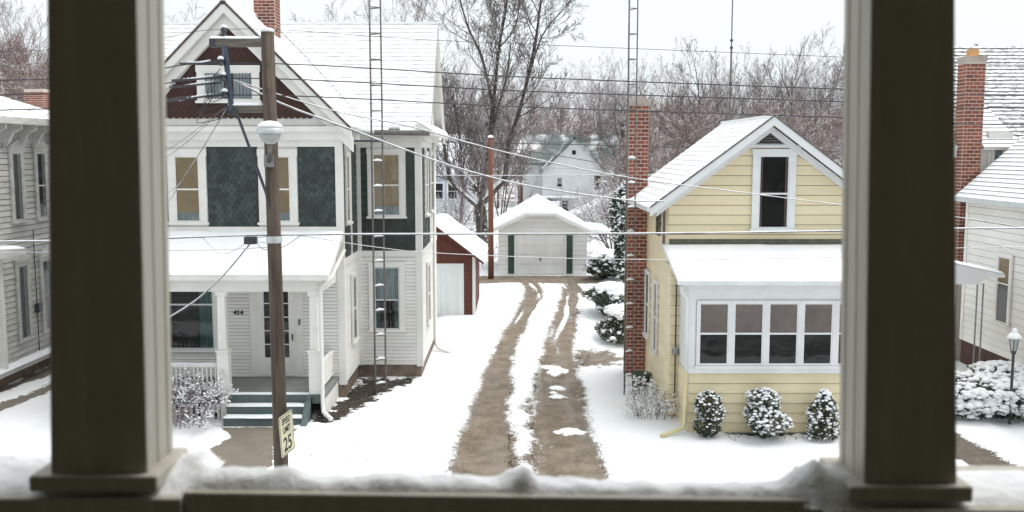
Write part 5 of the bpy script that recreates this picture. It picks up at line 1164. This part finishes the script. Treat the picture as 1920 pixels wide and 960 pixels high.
for i, (x, y) in enumerate(((6.6, 70), (5.4, 78))): twiggy('bramble_thicket', ['bare snowy bush in front of the far lean to', 'bare snowy bush beside the far porch hood'][i], (x, y), 3.2, 2.0, 16, 70+i, twig_p, 160, .03, cat='bush')
twiggy('snowy_thicket', 'bare thicket behind the chimney loaded with snowy twigs', (6.6, 52), 2.4, 5.5, 16, 80, twig_p, 300, .028, lv=4, cat='bush', depth=.8)

# ================================================================== lamp post and small things
LP = empty('lamp_post', (11.66, 21.8, 0), 'black lantern post with snowy cap standing before the big snowy bush', 'lamp post')
MB().tube([(11.58, 21.8, -.1), (11.58, 21.8, 1.70)], .032, 8).build('post', iron, LP); MB().lathe(11.58, 21.8, [(.045, 1.66), (.06, 1.70), (.05, 1.74)], 10).build('collar', iron, LP)
MB().lathe(11.58, 21.8, [(.06, 1.74), (.11, 2.02)], 6).build('glass', lens_m, LP)
for k in range(6):
    a = math.pi*k/3; MB().tube([(11.58+.062*math.cos(a), 21.8+.062*math.sin(a), 1.73), (11.58+.115*math.cos(a), 21.8+.115*math.sin(a), 2.03)], .009, 4).build('glazing_bar', iron, LP)
MB().lathe(11.58, 21.8, [(.14, 2.02), (.14, 2.04), (.07, 2.12), (.02, 2.16)], 8).build('cap', iron, LP)
MB().lathe(11.58, 21.8, [(.16, 2.03), (.155, 2.07), (.09, 2.15), (.055, 2.17), (.06, 2.22), (.03, 2.26), (0, 2.265)], 12).build('snow_cap', snow_soft, LP, smooth=True)
PT = empty('plant_tub', (3.45, 25.2, 0), 'dark green tub at the foot of the brick chimney', 'tub')
MB().lathe(3.45, 25.2, [(.20, 0), (.26, .36), (.28, .37), (.28, .42), (.25, .42)], 14).build('tub', green_tr, PT, smooth=False)


# single out the trees that stand apart from the mass of the wood
ORD = ['first', 'second', 'third', 'fourth', 'fifth', 'sixth', 'seventh', 'eighth', 'ninth', 'tenth', 'eleventh', 'twelfth', 'thirteenth', 'fourteenth']
for k in (5, 6, 7, 8):
    ts = sorted([o for o in bpy.data.objects if o.get('group') == GRP[k]], key=lambda o: o.location.x/o.location.y)
    for i, o in enumerate(ts[:14]): o['label'] = ORD[i]+' from the left side: '+LAB[k]

# dead grass tips poking through the thin snow, thickest where it is worn along the ruts and beds
def grass_tips():
    rn = random.Random(77); m = MB(); n = 0
    def tuft(x, y, h):
        for _ in range(rn.randint(2, 5)):
            a = rn.random()*6.28; l = h*rn.uniform(.5, 1.2); dx, dy = math.cos(a)*l*.6, math.sin(a)*l*.6; w_ = .006
            px_, py_ = x+rn.uniform(-.03, .03), y+rn.uniform(-.03, .03)
            m.add([(px_-w_, py_, .0), (px_+w_, py_, .0), (px_+dx, py_+dy, .03+l)], [(0, 1, 2)])
    for k in range(5200):
        y = 17+29*rn.random()**1.4; i = rn.choice((LO, LI, RI, RO, RO, LO)); e = float(np.interp(y, YS, i)); sg = -1 if i in (LO, RI) else 1
        off = abs(rn.gauss(0, .22)) if i in (LO, RO) else abs(rn.gauss(0, .12))
        tuft(e+(off if sg > 0 else -off), y, rn.uniform(.015, .05))
    for k in range(1500):
        x, y = rn.uniform(-4.6, 3.6), rn.uniform(17.5, 44)
        if float(fbm(np.array(x*.8), np.array(y*.8), 3)) > .56 and not (float(np.interp(y, YS, LO)) < x < float(np.interp(y, YS, RO))): tuft(x, y, rn.uniform(.01, .035))
    for k in range(900): tuft(rn.uniform(-4.6, -2.2), rn.uniform(21.6, 26.6), rn.uniform(.02, .05))
    for k in range(300): tuft(rn.uniform(3.9, 8.4), rn.gauss(20.75, .12), rn.uniform(.02, .06))
    return m.build('grass', pm('dead_grass', (.13, .10, .055), (.07, .06, .03), 4, .9), fix=False)
tag(grass_tips(), 'dead grass tips poking through the thin snow', kind='stuff')
